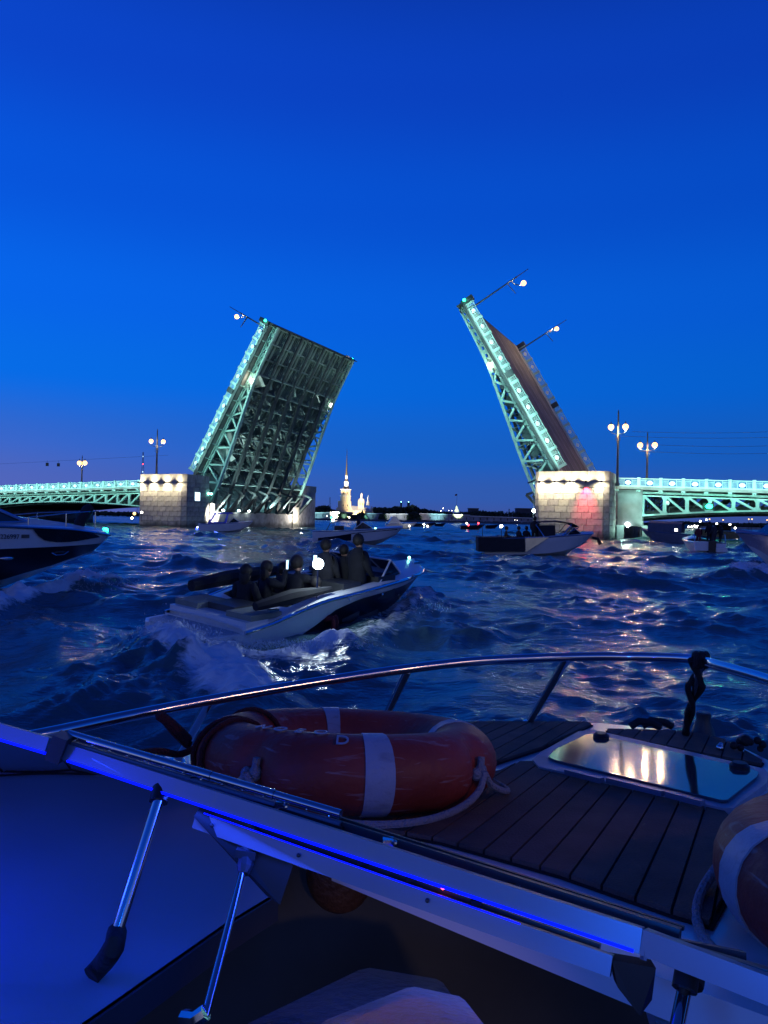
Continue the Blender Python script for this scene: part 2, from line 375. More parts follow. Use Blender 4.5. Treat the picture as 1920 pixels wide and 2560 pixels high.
# (path, width, height, foam)
def g2(px, py, z=0.1): v = D(px, py, z); return (v.x, v.y)
WAKES = [
 ([g2(425, 1592), g2(470, 1640), g2(540, 1700), g2(600, 1745)], 0.50, 0.20, 0.95),      # stern wash of the runabout
 ([g2(470, 1590), g2(600, 1608), g2(720, 1612), g2(840, 1598)], 0.40, 0.08, 0.75),
 ([g2(840, 1598), g2(930, 1570), g2(1000, 1530), g2(1060, 1500)], 0.55, 0.16, 0.50),
 ([g2(1010, 1500), g2(1090, 1545), g2(1180, 1560)], 0.5, 0.10, 0.30),
 ([g2(-60, 1520), g2(100, 1480), g2(210, 1445), g2(275, 1460)], 0.45, 0.24, 1.1),     # bow wave of the cruiser
 ([g2(0, 1530), g2(120, 1560), g2(260, 1570)], 0.7, 0.05, 0.30),
 ([g2(1930, 1440), g2(1870, 1415), g2(1840, 1440)], 0.9, 0.25, 0.6),
 ([g2(250, 1760), g2(340, 1700), g2(380, 1640), g2(400, 1590)], 0.6, 0.18, 0.12),
]
def build_water():
    nc = 560; half = R(34)
    th = np.linspace(-half, half, nc)
    r = [2.6]
    while r[-1] < 2600: r.append(r[-1] * 1.0066 + 0.004)
    r = np.array(r); nr = len(r)
    TH, RR = np.meshgrid(th, r)
    X = RR * np.sin(TH); Y = RR * np.cos(TH)
    cell = np.maximum(RR * (2 * half / nc) * 0.8, RR * 0.0066 * 0.55)
    H, DX, DY = wave_field(X, Y, cell)
    far = np.clip((RR - 120) / 500, 0, 1)
    foam = np.zeros_like(X)
    nz = vnoise(X, Y, 3.0, 5); nz2 = vnoise(X, Y, 9.0, 6); nz3 = vnoise(X, Y, 21.0, 7) * (RR < 30)
    for pts, w, h, fo in WAKES:
        d, t = path_dist(X, Y, pts)
        g = np.exp(-(d / w) ** 2)
        H += h * g * (1 + 0.9 * nz + 0.6 * nz2 + 0.22 * nz3)
        foam = np.maximum(foam, fo * np.exp(-(d / (w * 0.85)) ** 2) * (1.0 + 0.7 * nz))
    # a few breaking caps
    cap = np.clip((H - 0.26) / 0.2, 0, 1) * np.clip(0.45 + nz2, 0, 1)
    foam = np.maximum(foam, cap * 0.28 * (RR < 60))
    # sheltered under our own hull
    calm = np.clip((RR - 2.8) / 3.0, 0, 1) ** 0.7
    H *= calm * (1 - far * 0.9); Xd = X + DX * calm; Yd = Y + DY * calm
    V = np.stack([Xd.ravel(), Yd.ravel(), H.ravel()], 1)
    # outer ring, coarse: to the horizon all round
    me = bpy.data.meshes.new('river_water')
    i = np.arange(nr - 1)[:, None] * nc + np.arange(nc - 1)[None, :]
    F = np.stack([i, i + 1, i + nc + 1, i + nc], -1).reshape(-1, 4)[:, ::-1]
    nv = len(V)
    # coarse fan on the other sides, a hand lower where it tucks under
    th2 = np.linspace(half, 2 * math.pi - half, 90); r2 = np.array([2.6 * 1.35 ** k for k in range(24)])
    T2, R2 = np.meshgrid(th2, r2)
    X2 = R2 * np.sin(T2); Y2 = R2 * np.cos(T2); H2 = 0.05 * np.sin(X2 * 1.3) * np.sin(Y2 * 1.1)
    V2 = np.stack([X2.ravel(), Y2.ravel(), H2.ravel()], 1)
    i2 = (np.arange(len(r2) - 1)[:, None] * 90 + np.arange(89)[None, :]) + nv
    F2 = np.stack([i2, i2 + 1, i2 + 91, i2 + 90], -1).reshape(-1, 4)[:, ::-1]
    V = np.concatenate([V, V2]); F = np.concatenate([F, F2])
    me.vertices.add(len(V)); me.vertices.foreach_set('co', V.astype(np.float32).ravel())
    me.loops.add(F.size); me.loops.foreach_set('vertex_index', F.astype(np.int32).ravel())
    me.polygons.add(len(F)); me.polygons.foreach_set('loop_start', np.arange(len(F), dtype=np.int32) * 4)
    me.polygons.foreach_set('loop_total', np.full(len(F), 4, dtype=np.int32))
    me.polygons.foreach_set('use_smooth', np.ones(len(F), dtype=bool))
    me.update(calc_edges=True)
    at = me.attributes.new('foam', 'FLOAT', 'POINT')
    fo = np.concatenate([np.clip(foam, 0, 1).ravel(), np.zeros(len(V2))]).astype(np.float32); at.data.foreach_set('value', fo)
    at2 = me.attributes.new('coarse', 'FLOAT', 'POINT')
    at2.data.foreach_set('value', np.concatenate([np.clip((cell - 0.05) / 0.5, 0, 0.85).ravel(), np.full(len(V2), .8)]).astype(np.float32))
    o = bpy.data.objects.new('river_water', me); SC.collection.objects.link(o); o['kind'] = 'structure'
    m = bpy.data.materials.new('river_water'); m.use_nodes = True; nt = m.node_tree; b = nt.nodes['Principled BSDF']
    b.inputs['IOR'].default_value = 1.42; b.inputs['Roughness'].default_value = 0.11
    tc = nt.nodes.new('ShaderNodeTexCoord')
    def noise(scale, det, sx, sy, rot=-20):
        mp = nt.nodes.new('ShaderNodeMapping'); mp.inputs['Scale'].default_value = (sx, sy, 1); mp.inputs['Rotation'].default_value = (0, 0, R(rot))
        n = nt.nodes.new('ShaderNodeTexNoise'); n.inputs['Scale'].default_value = scale; n.inputs['Detail'].default_value = det; n.inputs['Roughness'].default_value = 0.62
        nt.links.new(tc.outputs['Object'], mp.inputs['Vector']); nt.links.new(mp.outputs[0], n.inputs['Vector']); return n
    n1 = noise(1.7, 5, 0.7, 1.5); n2 = noise(9.0, 4, 0.8, 1.4, -35)
    b1 = nt.nodes.new('ShaderNodeBump'); b1.inputs['Strength'].default_value = 0.62; b1.inputs['Distance'].default_value = 0.10
    b2 = nt.nodes.new('ShaderNodeBump'); b2.inputs['Strength'].default_value = 0.7; b2.inputs['Distance'].default_value = 0.018
    nt.links.new(n1.outputs['Fac'], b1.inputs['Height']); nt.links.new(n2.outputs['Fac'], b2.inputs['Height'])
    nt.links.new(b1.outputs[0], b2.inputs['Normal']); nt.links.new(b2.outputs[0], b.inputs['Normal'])
    ca = nt.nodes.new('ShaderNodeAttribute'); ca.attribute_name = 'coarse'
    n0 = noise(0.55, 5, 0.55, 1.5, -14); b0 = nt.nodes.new('ShaderNodeBump'); b0.inputs['Distance'].default_value = 0.55
    nt.links.new(ca.outputs['Fac'], b0.inputs['Strength']); nt.links.new(n0.outputs['Fac'], b0.inputs['Height']); nt.links.new(b0.outputs[0], b1.inputs['Normal'])
    # foam
    fa = nt.nodes.new('ShaderNodeAttribute'); fa.attribute_name = 'foam'
    f1 = noise(7.5, 12, 1, 2.2, 40); 
    mr = nt.nodes.new('ShaderNodeMath'); mr.operation = 'ADD'; nt.links.new(fa.outputs['Fac'], mr.inputs[0]); nt.links.new(f1.outputs['Fac'], mr.inputs[1])
    ms = nt.nodes.new('ShaderNodeMapRange'); ms.inputs['From Min'].default_value = 0.83; ms.inputs['From Max'].default_value = 1.16; ms.inputs['To Max'].default_value = 0.95
    nt.links.new(mr.outputs[0], ms.inputs['Value'])
    mc = nt.nodes.new('ShaderNodeMixRGB'); mc.inputs[1].default_value = (0.050, 0.115, 0.130, 1); mc.inputs[2].default_value = (0.75, 0.78, 0.80, 1)
    nt.links.new(ms.outputs[0], mc.inputs[0]); nt.links.new(mc.outputs[0], b.inputs['Base Color'])
    rr = nt.nodes.new('ShaderNodeMapRange'); rr.inputs['To Min'].default_value = 0.11; rr.inputs['To Max'].default_value = 0.75
    nt.links.new(ms.outputs[0], rr.inputs['Value']); nt.links.new(rr.outputs[0], b.inputs['Roughness'])
    me.materials.append(m)
    return o
water = build_water()
WATER_BED = MB().box((0, 500, -3.0), (9000, 9000, 0.5)).build('river_bed', mat('river_mud', (0.01, 0.012, 0.012), 0.9)); WATER_BED['kind'] = 'structure'
def spray(name, label, centers, n, seed):
    rs = np.random.RandomState(seed); mb = MB()
    for _ in range(n):
        c, ext, lift = centers[rs.randint(len(centers))]
        u = abs(rs.normal()) * 0.5
        p = np.array(c) + np.array([rs.normal() * ext[0], rs.normal() * ext[1], 0]); p[2] += u * lift * max(0.1, 1 - abs(rs.normal()) * 0.4)
        s = rs.uniform(0.002, 0.007); q = rs.normal(size=(4, 3)) * s; q[:, 2] *= 2.0
        mb.add([p + q[k] for k in range(4)], [(0, 1, 2), (0, 3, 1), (0, 2, 3), (1, 3, 2)])
    o = mb.build(name, mat('spray_droplets', (0.60, 0.64, 0.68), 0.9, spec=0.1), None, fix=False); o['kind'] = 'stuff'; o['label'] = label; o['category'] = 'spray'
    return o
# ---------------------------------------------------------------- the drawbridge
YAW = R(-24.25)
BM = Vector((-4.12, 111.75, 0)); BX = Vector((0.9118, -0.4107, 0)); BY = Vector((0.4107, 0.9118, 0))
def Bw(x, v, z=0.0): return BM + BX * x + BY * v + Vector((0, 0, z))
W = 29.0
TEAL = (0.50, 1.0, 0.88); WARM = (1.0, 0.87, 0.60)

# rail panel 2.6 m long along x, outer face towards -y
PL = 2.6
def rail_panel_mesh():
    b = MB(); b.mi = 0
    b.b2((-PL / 2 + 0.17, -0.05, 0.94), (PL / 2 - 0.17, 0.05, 1.06)); b.b2((-PL / 2 + 0.17, -0.06, 0.0), (PL / 2 - 0.17, 0.06, 0.14))
    b.b2((-PL / 2 + 0.17, -0.03, 0.80), (PL / 2 - 0.17, 0.03, 0.84))
    for sx in (-1, 1):
        for k in range(5):
            x = sx * (0.52 + k * 0.135); b.b2((x - 0.025, -0.025, 0.14), (x + 0.025, 0.025, 0.80))
        b.b2((sx * 0.45 - 0.02, -0.035, 0.14), (sx * 0.45 + 0.02, 0.035, 0.94))
    b.mi = 1
    prof = []
    n = 16
    ring = [Vector((0.36 * math.cos(a), 0, 0.49 + 0.27 * math.sin(a))) for a in [2 * math.pi * k / n for k in range(n)]]
    b.prism([p + Vector((0, -0.05, 0)) for p in ring], (0, 0.1, 0))
    ring2 = [Vector((p.x * 0.62, -0.085, 0.49 + (p.z - 0.49) * 0.62)) for p in ring]
    b.prism(ring2, (0, 0.04, 0))
    return b.mesh('rail_panel', [M['rail'], M['medal']])
RAILP = rail_panel_mesh()
def rail_post_mesh():
    b = MB(); b.b2((-0.17, -0.13, 0), (0.17, 0.13, 1.10)); b.b2((-0.20, -0.16, 1.10), (0.20, 0.16, 1.17)); b.b2((-0.20, -0.16, 0.0), (0.20, 0.16, 0.10))
    b.b2((-0.10, -0.15, 0.22), (0.10, -0.13, 0.92))
    return b.mesh('rail_post', M['rail'])
RAILQ = rail_post_mesh()

# depth of the leaf below the deck as a function of distance from its tip
def dep(t):
    xs = [0, 5, 10, 16, 22.5, 27, 30, 33.5]; ys = [1.15, 1.3, 1.65, 2.6, 3.7, 4.3, 4.4, 3.7]
    return float(np.interp(t, xs, ys))
LT = 26.7      # root (visible) to tip
ROOT = -6.5
PANEL = PL
def make_leaf(label):
    t = thing('drawbridge_leaf', label, 'bridge', group='raised drawbridge leaves')
    hw = W / 2
    # carriageway and pavement
    MB().b2((ROOT + 2, -hw + 1.9, -0.30), (LT, hw - 1.9, -0.02)).build('deck_plate', M['isteel'], t)
    MB().b2((ROOT + 4, -hw + 2.6, -0.02), (LT, hw - 2.6, 0.05)).build('road_surface', M['asphalt'], t)
    for v in (-4.1, 4.1, 0.0, -8.2, 8.2):
        MB().b2((ROOT + 4, v - 0.07, 0.0502), (LT - 0.2, v + 0.07, 0.056)).build('road_marking', M['paintline'], t)
    for s in (-1, 1):
        MB().b2((-1, s * (hw - 2.6), -0.2), (LT, s * (hw - 0.05), 0.14)).build('pavement', M['concrete'], t)
        MB().b2((-0.6, s * (hw - 0.16), -0.42), (LT, s * (hw + 0.12), -0.02)).build('edge_beam', M['dsteel'], t)
        # cantilever brackets of the footway
        for k in range(11):
            x = LT - 0.3 - k * PANEL
            MB().prism([(x - .06, s * (hw - 0.1), -0.42), (x - .06, s * (hw - 1.5), -0.42), (x - .06, s * (hw - 1.5), -1.0)], (0.12, 0, 0)).build('bracket', M['steel'], t)
        n = 10
        for k in range(n):
            x = LT - 0.55 - PL / 2 - k * PL
            if s == -1 and k == 3: pass
            place('rail_panel', RAILP, t, (x, s * hw, 0.16), (0, 0, 0 if s < 0 else math.pi))
            place('rail_post', RAILQ, t, (x + PL / 2, s * hw, 0.14), (0, 0, 0 if s < 0 else math.pi))
        place('rail_post', RAILQ, t, (LT - 0.55 - n * PL, s * hw, 0.14), (0, 0, 0 if s < 0 else math.pi))
    # girders
    ys = [-13.1 + 26.2 / 7 * k for k in range(8)]
    for gi, y in enumerate(ys):
        edge = gi in (0, 7)
        out = -1 if gi == 0 else 1
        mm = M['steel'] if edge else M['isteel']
        w = 0.5 if edge else 0.42
        # solid web near the tip with hand holes
        g = MB(); step = 1.15; t0 = 0.0
        while t0 < 10.2:
            t1 = t0 + step; x0 = LT - t0; x1 = LT - t1
            d0, d1 = dep(t0), dep(t1); zt = -0.42
            for (a, b, za0, zb0, za1, zb1) in (
                (x0, x0 - 0.42, 0, 1, 0, 1),):
                pass
            def quad(xa, xb, fa0, fa1):
                # strip of web between depth fractions fa0..fa1
                da = dep(LT - xa); db = dep(LT - xb)
                z = lambda d, f: zt - (d - 0.42) * f
                pts = [(xa, y - 0.03, z(da, fa0)), (xb, y - 0.03, z(db, fa0)), (xb, y - 0.03, z(db, fa1)), (xa, y - 0.03, z(da, fa1))]
                g.prism(pts, (0, 0.06, 0))
            quad(x0, x0 - 0.62, 0, 1)
            quad(x0 - 0.62, x1, 0, 0.38); quad(x0 - 0.62, x1, 0.66, 1)
            t0 = t1
        g.build('web_plate', mm, t)
        # chords
        c = MB(); c.beam((LT, y, -0.50), (ROOT + 2, y, -0.50), w, 0.2)
        if edge: c.beam((LT - 9.5, y, -0.82), (ROOT + 3, y, -0.82), 0.3, 0.30)
        c.build('top_chord', mm, t)
        c = MB(); tt = [0, 3, 6, 9, 11.5, 14, 16.5, 19, 21.5, 24, 26.5, 29, 31.5, 33.2]
        for a, b in zip(tt[:-1], tt[1:]): c.beam((LT - a, y, -dep(a)), (LT - b, y, -dep(b)), w * (1.0 if a < 8 else (1.3 if edge else 2.0)), 0.16 if a < 10 else 0.30, up=(0, 0, 1))
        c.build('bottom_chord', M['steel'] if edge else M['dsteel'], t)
        # lattice
        pts = []; tcur = 10.2; top = True
        while tcur < 32.5: pts.append((tcur, top)); tcur += 1.25 + 0.012 * tcur; top = not top
        rest = MB()
        for (a, ta), (b, tb) in zip(pts[:-1], pts[1:]):
            pa = (LT - a, y, -0.66 if ta else -dep(a) + 0.1); pb = (LT - b, y, -0.66 if tb else -dep(b) + 0.1)
            if edge: MB().beam(pa, pb, 0.26, 0.30, up=(0, 1, 0)).build('diagonal', M['steel'], t)
            else: rest.beam(pa, pb, 0.2, 0.22, up=(0, 1, 0))
        if not edge: rest.build('lattice', M['isteel'], t)
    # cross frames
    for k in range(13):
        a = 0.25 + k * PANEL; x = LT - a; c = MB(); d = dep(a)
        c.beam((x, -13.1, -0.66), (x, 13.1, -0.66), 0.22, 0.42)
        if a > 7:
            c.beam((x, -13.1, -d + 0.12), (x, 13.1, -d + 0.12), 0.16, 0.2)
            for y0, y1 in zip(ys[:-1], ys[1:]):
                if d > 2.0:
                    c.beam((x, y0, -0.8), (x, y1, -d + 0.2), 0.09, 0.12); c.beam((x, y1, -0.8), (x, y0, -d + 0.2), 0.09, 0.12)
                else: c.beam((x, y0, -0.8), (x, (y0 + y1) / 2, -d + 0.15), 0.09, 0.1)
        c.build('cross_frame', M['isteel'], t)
    c = MB()
    for j in range(28):
        y = -12.7 + j * 25.4 / 27; c.beam((LT, y, -0.40), (ROOT + 3, y, -0.40), 0.06, 0.2)
    c.build('stringers', M['isteel'], t)['kind'] = 'stuff'
    # sheet panels between girders on the underside (service ducts and drain trays), uneven
    rs = random.Random(5)
    for k in range(3, 11):
        for j in range(7):
            if rs.random() < 0.75:
                a = k * PANEL + 0.5; x = LT - a; y0 = ys[j] + 0.45; h = rs.uniform(0.5, 0.95) * dep(a)
                MB().beam((x - 0.2, y0 + 0.2, -0.7), (x - 1.6, y0 + rs.uniform(0.6, 2.4), -h), rs.uniform(0.8, 2.0), 0.04, up=(0, 1, 0.3)).build('stiffener_plate', M['isteel'], t)
    # tip
    MB().b2((LT, -hw, -1.1), (LT + 0.16, hw, 0.1)).build('tip_beam', M['dsteel'], t)
    for s in (-1, 1):
        MB().b2((LT - 0.45, s * hw - 0.35, -0.3), (LT + 0.2, s * hw + 0.35, 1.5)).build('end_box', M['dsteel'], t)
        MB().sphere((LT + 0.05, s * (hw + 0.42), 0.3), 0.20).build('navigation_light', M['lamp_green'], t, smooth=True)
        MB().b2((LT - 9.6, s * (13.1) - 0.30 if s < 0 else 13.1 - 0.1, -1.5), (LT - 9.0, s * 13.1 + 0.1 if s < 0 else 13.1 + 0.3, -1.0)).build('floodlight', M['lamp_white'], t)
        MB().b2((LT - 12.6 if s < 0 else LT - 12.6, s * hw - 0.22, 0.12), (LT - 11.8, s * hw + 0.22, 1.25)).build('signal_box', M['dsteel'], t)
        for xx in (LT - 0.5, LT - 1.2): MB().tube([(xx, s * (hw + 0.2), -0.6), (xx, s * (hw + 0.2), 1.0)], 0.05, 6).build('guard_rod', M['dsteel'], t)
    # the line of luminaires clipped under the footway edge, both sides
    for s in (-1, 1):
        h = MB()
        for k in range(11):
            x = LT - 1.5 - k * PANEL; h.beam((x, s * (hw + 0.1), -0.45), (x, s * (hw + 1.3), -0.75), 0.06, 0.06)
        for k in range(11): h.box((LT - 1.5 - k * PANEL, s * (hw + 1.40), -0.76), (0.5, 0.10, 0.10))
        h.build('luminaire_row_port' if s < 0 else 'luminaire_row', M['dsteel'], t)
    return t

TILT = R(60)
def root_pt(sign):
    # rail foot measured on the photograph; the deck plane sits half a rail height below it
    p = Bw(sign * 29.8, 0, 9.2)
    nrm = BX * (sign * math.sin(TILT)) + Vector((0, 0, math.cos(TILT)))
    return p - nrm * 0.75
leaf_l = make_leaf('raised left leaf of the green steel drawbridge, its latticed underside facing the channel')
for c in leaf_l.children:
    pass
leaf_r = copy_tree(leaf_l)
leaf_r['label'] = 'raised right leaf of the green steel drawbridge, its brown roadway facing the viewer'
for c in list(leaf_l.children):
    if c.name.split('.')[0] == 'luminaire_row': bpy.data.objects.remove(c)
for c in list(leaf_l.children) + list(leaf_r.children):
    if c.name.split('.')[0] == 'luminaire_row_port':
        if c.parent is leaf_r: bpy.data.objects.remove(c)
        else: c.name = 'luminaire_row'
leaf_l.location = root_pt(-1) + BY * (W / 2); leaf_l.rotation_euler = Euler((0, -TILT, YAW), 'XYZ')
leaf_r.location = root_pt(1) + BY * (W / 2); leaf_r.rotation_euler = Euler((0, -TILT, YAW + math.pi), 'XYZ')
# tilt before yaw: XYZ order rotates about Y first and then about Z, as wanted
for lf, s in ((leaf_l, -1), (leaf_r, 1)):
    light('AREA', 'luminaire_light', (LT / 2 + 0.2, s * (W / 2 + 1.32), 0.25), 520, TEAL, lf, aim=(0, -s, 0.05), size=LT - 1, size_y=0.10)
    light('AREA', 'luminaire_light', (LT / 2 - 0.0, s * (W / 2 + 1.32), -0.85), 420, TEAL, lf, aim=(0, -s, -1.0), size=26, size_y=0.10)
    light('POINT', 'floodlight_light', (LT - 9.3, s * 14.1, -1.25), 60, WARM, lf, size=0.12)
light('AREA', 'luminaire_light', (LT / 2 + 0.2, -(W / 2 + 1.32), -0.62), 160, TEAL, leaf_r, aim=(0, 1, 0.1), size=LT - 1, size_y=0.10)

# ---------------------------------------------------------------- stone piers
def block_mesh(seed):
    rs = random.Random(seed); b = MB(); w = 0.5; j = 0.011
    f = [Vector((x, y, z)) for x, y, z in ((-w + j, -0.06, -w + j * 2), (w - j, -0.06, -w + j * 2), (w - j, -0.06, w - j * 2), (-w + j, -0.06, w - j * 2))]
    g = [p + Vector((rs.uniform(-.006, .006) + (0.02 if p.x < 0 else -0.02), -0.035 + rs.uniform(-0.012, 0.012), 0.03 if p.z < 0 else -0.03)) for p in f]
    h = [Vector((p.x, 0.12, p.z)) for p in f]
    vs = f + g + h
    b.add(vs, [(4, 5, 6, 7), (0, 1, 5, 4), (1, 2, 6, 5), (2, 3, 7, 6), (3, 0, 4, 7), (8, 9, 1, 0), (9, 10, 2, 1), (10, 11, 3, 2), (11, 8, 0, 3)])
    return b.mesh('stone_block', M['stone'] if seed % 3 else M['stone2'])
BLK = [block_mesh(i) for i in range(7)]
def block_wall(parent, p0, p1, z0, z1, nrow, bl, seed):
    """courses of blocks on a vertical face from p0 to p1 (local x,y), outer side to the right of p0->p1"""
    rs = random.Random(seed); p0 = Vector((*p0, 0)); p1 = Vector((*p1, 0)); d = p1 - p0; Ln = d.length; d.normalize(); ang = math.atan2(d.y, d.x)
    hh = (z1 - z0) / nrow
    for r in range(nrow):
        x = 0.0; first = True
        while x < Ln - 1e-3:
            w = bl * rs.uniform(0.8, 1.25)
            if first and r % 2: w *= 0.5
            first = False
            if Ln - x - w < bl * 0.4: w = Ln - x
            c = p0 + d * (x + w / 2)
            place('stone_block', rs.choice(BLK), parent, (c.x, c.y, z0 + hh * (r + 0.5)), (0, 0, ang), (w, 1, hh))
            x += w
def make_pier(label, x0, x1, sgn):
    """x0<x1 in bridge metres; sgn: +1 right pier (channel at its low-x side), -1 left pier"""
    xc = (x0 + x1) / 2; hw = (x1 - x0) / 2
    t = thing('bridge_pier', label, 'bridge pier', Bw(xc, 0, 0), (0, 0, YAW), 'stone bridge piers')
    vf = -6.0; top = 8.2; cz = 7.0; ch = 0.55
    outline = [(-hw, 0.0), (-hw, vf + ch), (-hw + ch, vf), (hw - ch, vf), (hw, vf + ch), (hw, 0.0)]
    core = [(x * 0.985, y + (0.06 if y < -1 else 0)) for x, y in outline]
    MB().prism([(x, y, -3) for x, y in core], (0, 0, cz + 3)).build('core_wall', M['mortar'], t)
    for i in range(5):
        a, b = outline[i], outline[i + 1]
        seglen = math.dist(a, b)
        block_wall(t, a, b, -0.6, cz - 0.02, 10, 1.25 if seglen > 1 else 0.9, 11 + i)
    # cornice
    def scaled(k): return [(x + (k if x > 0 else -k), y - (k if y < -0.5 else 0)) for x, y in outline]
    MB().prism([(x, y, cz) for x, y in scaled(0.10)], (0, 0, 0.14)).build('cornice_moulding', M['stone'], t)
    # parapet in slabs
    oo = scaled(0.04)
    for i in range(5):
        a, b = Vector((*oo[i], 0)), Vector((*oo[i + 1], 0)); n = max(1, round((b - a).length / 2.1)); dd = (b - a) / n; nn = Vector((dd.y, -dd.x, 0)).normalized()
        for k in range(n):
            p = a + dd * k; q = a + dd * (k + 1); e = dd.normalized() * 0.012
            MB().prism([p + e + Vector((0, 0, cz + 0.14)), q - e + Vector((0, 0, cz + 0.14)), q - e - nn * 0.5 + Vector((0, 0, cz + 0.14)), p + e - nn * 0.5 + Vector((0, 0, cz + 0.14))], (0, 0, top - cz - 0.14)).build('parapet_slab', M['stone'], t)
    MB().prism([(x * 0.93, y * 0.93, cz + 0.14) for x, y in outline], (0, 0, 0.12)).build('terrace', M['stone2'], t)
    # low base under the leaf
    lowx = (-hw, hw)
    MB().b2((-hw, 0.0, -3), (hw, 27.4, 2.3)).build('low_base', M['stone2'], t)
    MB().b2((-hw - 0.05, 0.0, 2.3), (hw + 0.05, 27.4, 2.55)).build('base_coping', M['stone'], t)
    s = -1 if sgn > 0 else 1
    for yy in (0.6, 26.2): MB().b2((s * hw - 0.9, yy - 0.6, -1), (s * hw + 0.25, yy + 1.6, 3.9)).build('guide_block', M['stone'], t)
    # far tower
    MB().b2((-hw, 28.6, -3), (hw, 34.5, cz)).build('far_tower_wall', M['stone2'], t); MB().b2((-hw - .1, 28.5, cz), (hw + .1, 34.6, top)).build('far_tower_parapet', M['stone'], t)
    # struts from the base up to the leaf girders
    for k in range(8):
        y = 1.6 + 27.0 / 7 * k * 0.98
        c = MB(); c.beam((s * (hw - 0.1), y, 2.5), (s * (hw + 2.9), y, 5.6), 0.35, 0.6, up=(0, 1, 0)); c.beam((s * (hw - 0.3), y, 2.5), (s * (hw + 0.5), y, 6.6), 0.3, 0.4, up=(0, 1, 0))
        c.beam((s * (hw + 0.5), y, 6.5), (s * (hw + 2.9), y, 5.6), 0.3, 0.4, up=(0, 1, 0)); c.build('hinge_bracket', M['dsteel'], t)
    MB().b2((s * (hw - 2.5), 0.8, 2.55), (s * (hw - 2.3), 28, 6.8)).build('machine_room_wall', M['isteel'], t)
    # uplights under the cornice
    nlt = 5 if sgn > 0 else 4
    xs = [(-hw + 0.7) + (2 * hw - 1.4) * k / (nlt - 1) for k in range(nlt)]
    for k, x in enumerate(xs):
        f = MB(); f.beam((x, vf - 0.1, cz - 0.1), (x, vf - 0.72, cz - 0.1), 0.08, 0.08); f.build('lamp_arm', M['black'], t)
        f = MB(); f.lathe([(0.10, -0.13), (0.13, -0.10), (0.13, 0.10), (0.10, 0.13)], (x, vf - 0.8, cz - 0.1), 10); f.build('uplight', M['black'], t)
        red = sgn > 0 and k == 3
        light('SPOT', 'uplight_up', (x, vf - 0.8, cz + 0.06), 330, WARM, t, aim=(0, 0.9, 1), size=0.05, angle=126, blend=0.5)
        light('SPOT', 'uplight_down', (x, vf - 0.8, cz - 0.26), (850 if sgn > 0 else 600) if not red else 3600, WARM if not red else (1.0, 0.03, 0.10), t, aim=(0, 0.75, -1) if not red else (0, .45, -1), size=0.05, angle=146 if not red else 66, blend=0.8)
    # bright work lamps at the channel side
    for k, y in enumerate((0.3, 1.4) if sgn > 0 else ()):
        MB().sphere((s * (hw + 0.5), y - 1.0, 6.0 - 0.1 * k), 0.16).build('work_lamp', M['lamp_cool'], t, smooth=True)
    if sgn > 0:
        MB().sphere((s * (hw + 1.2), -1.2, 3.4), 0.24).build('work_lamp', M['lamp_cool'], t, smooth=True)
        g = MB()
        for z in (2.4, 3.1, 3.9, 4.8, 5.6): g.beam((s * (hw + 0.1), -1.5, z), (s * (hw + 1.3), -1.0, z), 0.06, 0.06); g.beam((s * (hw + 1.3), -1.0, z), (s * (hw + 1.3), 1.0, z), 0.06, 0.06)
        g.beam((s * (hw + 1.3), -1, 2.0), (s * (hw + 1.3), -1, 6.2), 0.07, 0.07); g.beam((s * (hw + 2.0), -1.6, 7.0), (s * (hw - 0.1), -1.0, 7.9), 0.2, 0.2)
        g.build('access_platform', M['dsteel'], t)
        light('POINT', 'work_lamp_light', (s * (hw + 1.7), -1.4, 3.5), 150, (0.8, 0.95, 1.0), t, size=0.2)
    else:
        for y in (3.2, 7.6, 10.6): MB().sphere((s * (hw + 0.5), y, 2.85), 0.19, sc=(1, 1.5, 0.8)).build('floodlight', M['lamp_cool'], t, smooth=True)
        MB().b2((hw + 0.02, -3.6, 4.2), (hw + 0.12, -2.4, 5.5)).build('sign_box', M['screen'], t)
        for y in (0.8, 1.5): MB().sphere((hw + 0.3, y - 1.3, 5.4), 0.2).build('signal_lamp', M['lamp_teal'], t, smooth=True)
    # floodlights at the foot of the leaf, aimed up the underside
    for k, y in enumerate((2, 6.5, 11, 16, 21, 26)):
        light('SPOT', 'leaf_floodlight', (s * (hw + 1.0), y, 2.9), 6800 if sgn < 0 else 4200, (0.72, 1.0, 0.93), t, aim=(s * 0.62, 0.1, 1), size=0.15, angle=88, blend=0.7)
    light('SPOT', 'base_floodlight', (s * (hw + 3.2), 1.6, 3.4), 6500 if sgn < 0 else 400, (1.0, 0.97, 0.88), t, aim=(-s, -0.15, -0.3), size=0.15, angle=64)
    if sgn < 0: light('POINT', 'base_floodlight', (s * (hw + 1.6), 25.8, 2.2), 900, (1.0, 0.93, 0.82), t, size=0.15)
    light('POINT', 'leaf_floodlight', (s * (hw - 1.2), 9.0, 3.6), 260, (0.35, 0.85, 1.0), t, size=0.2)
    light('POINT', 'leaf_floodlight', (s * (hw - 1.2), 20.0, 3.6), 260, (0.45, 0.95, 1.0), t, size=0.2)
    return t
pier_r = make_pier('right granite bridge pier, warm lit with one red patch of light below the cornice', 27.6, 36.4, 1)
pier_l = make_pier('left granite bridge pier with four scallops of warm light and a dark channel side', -35.3, -26.2, -1)

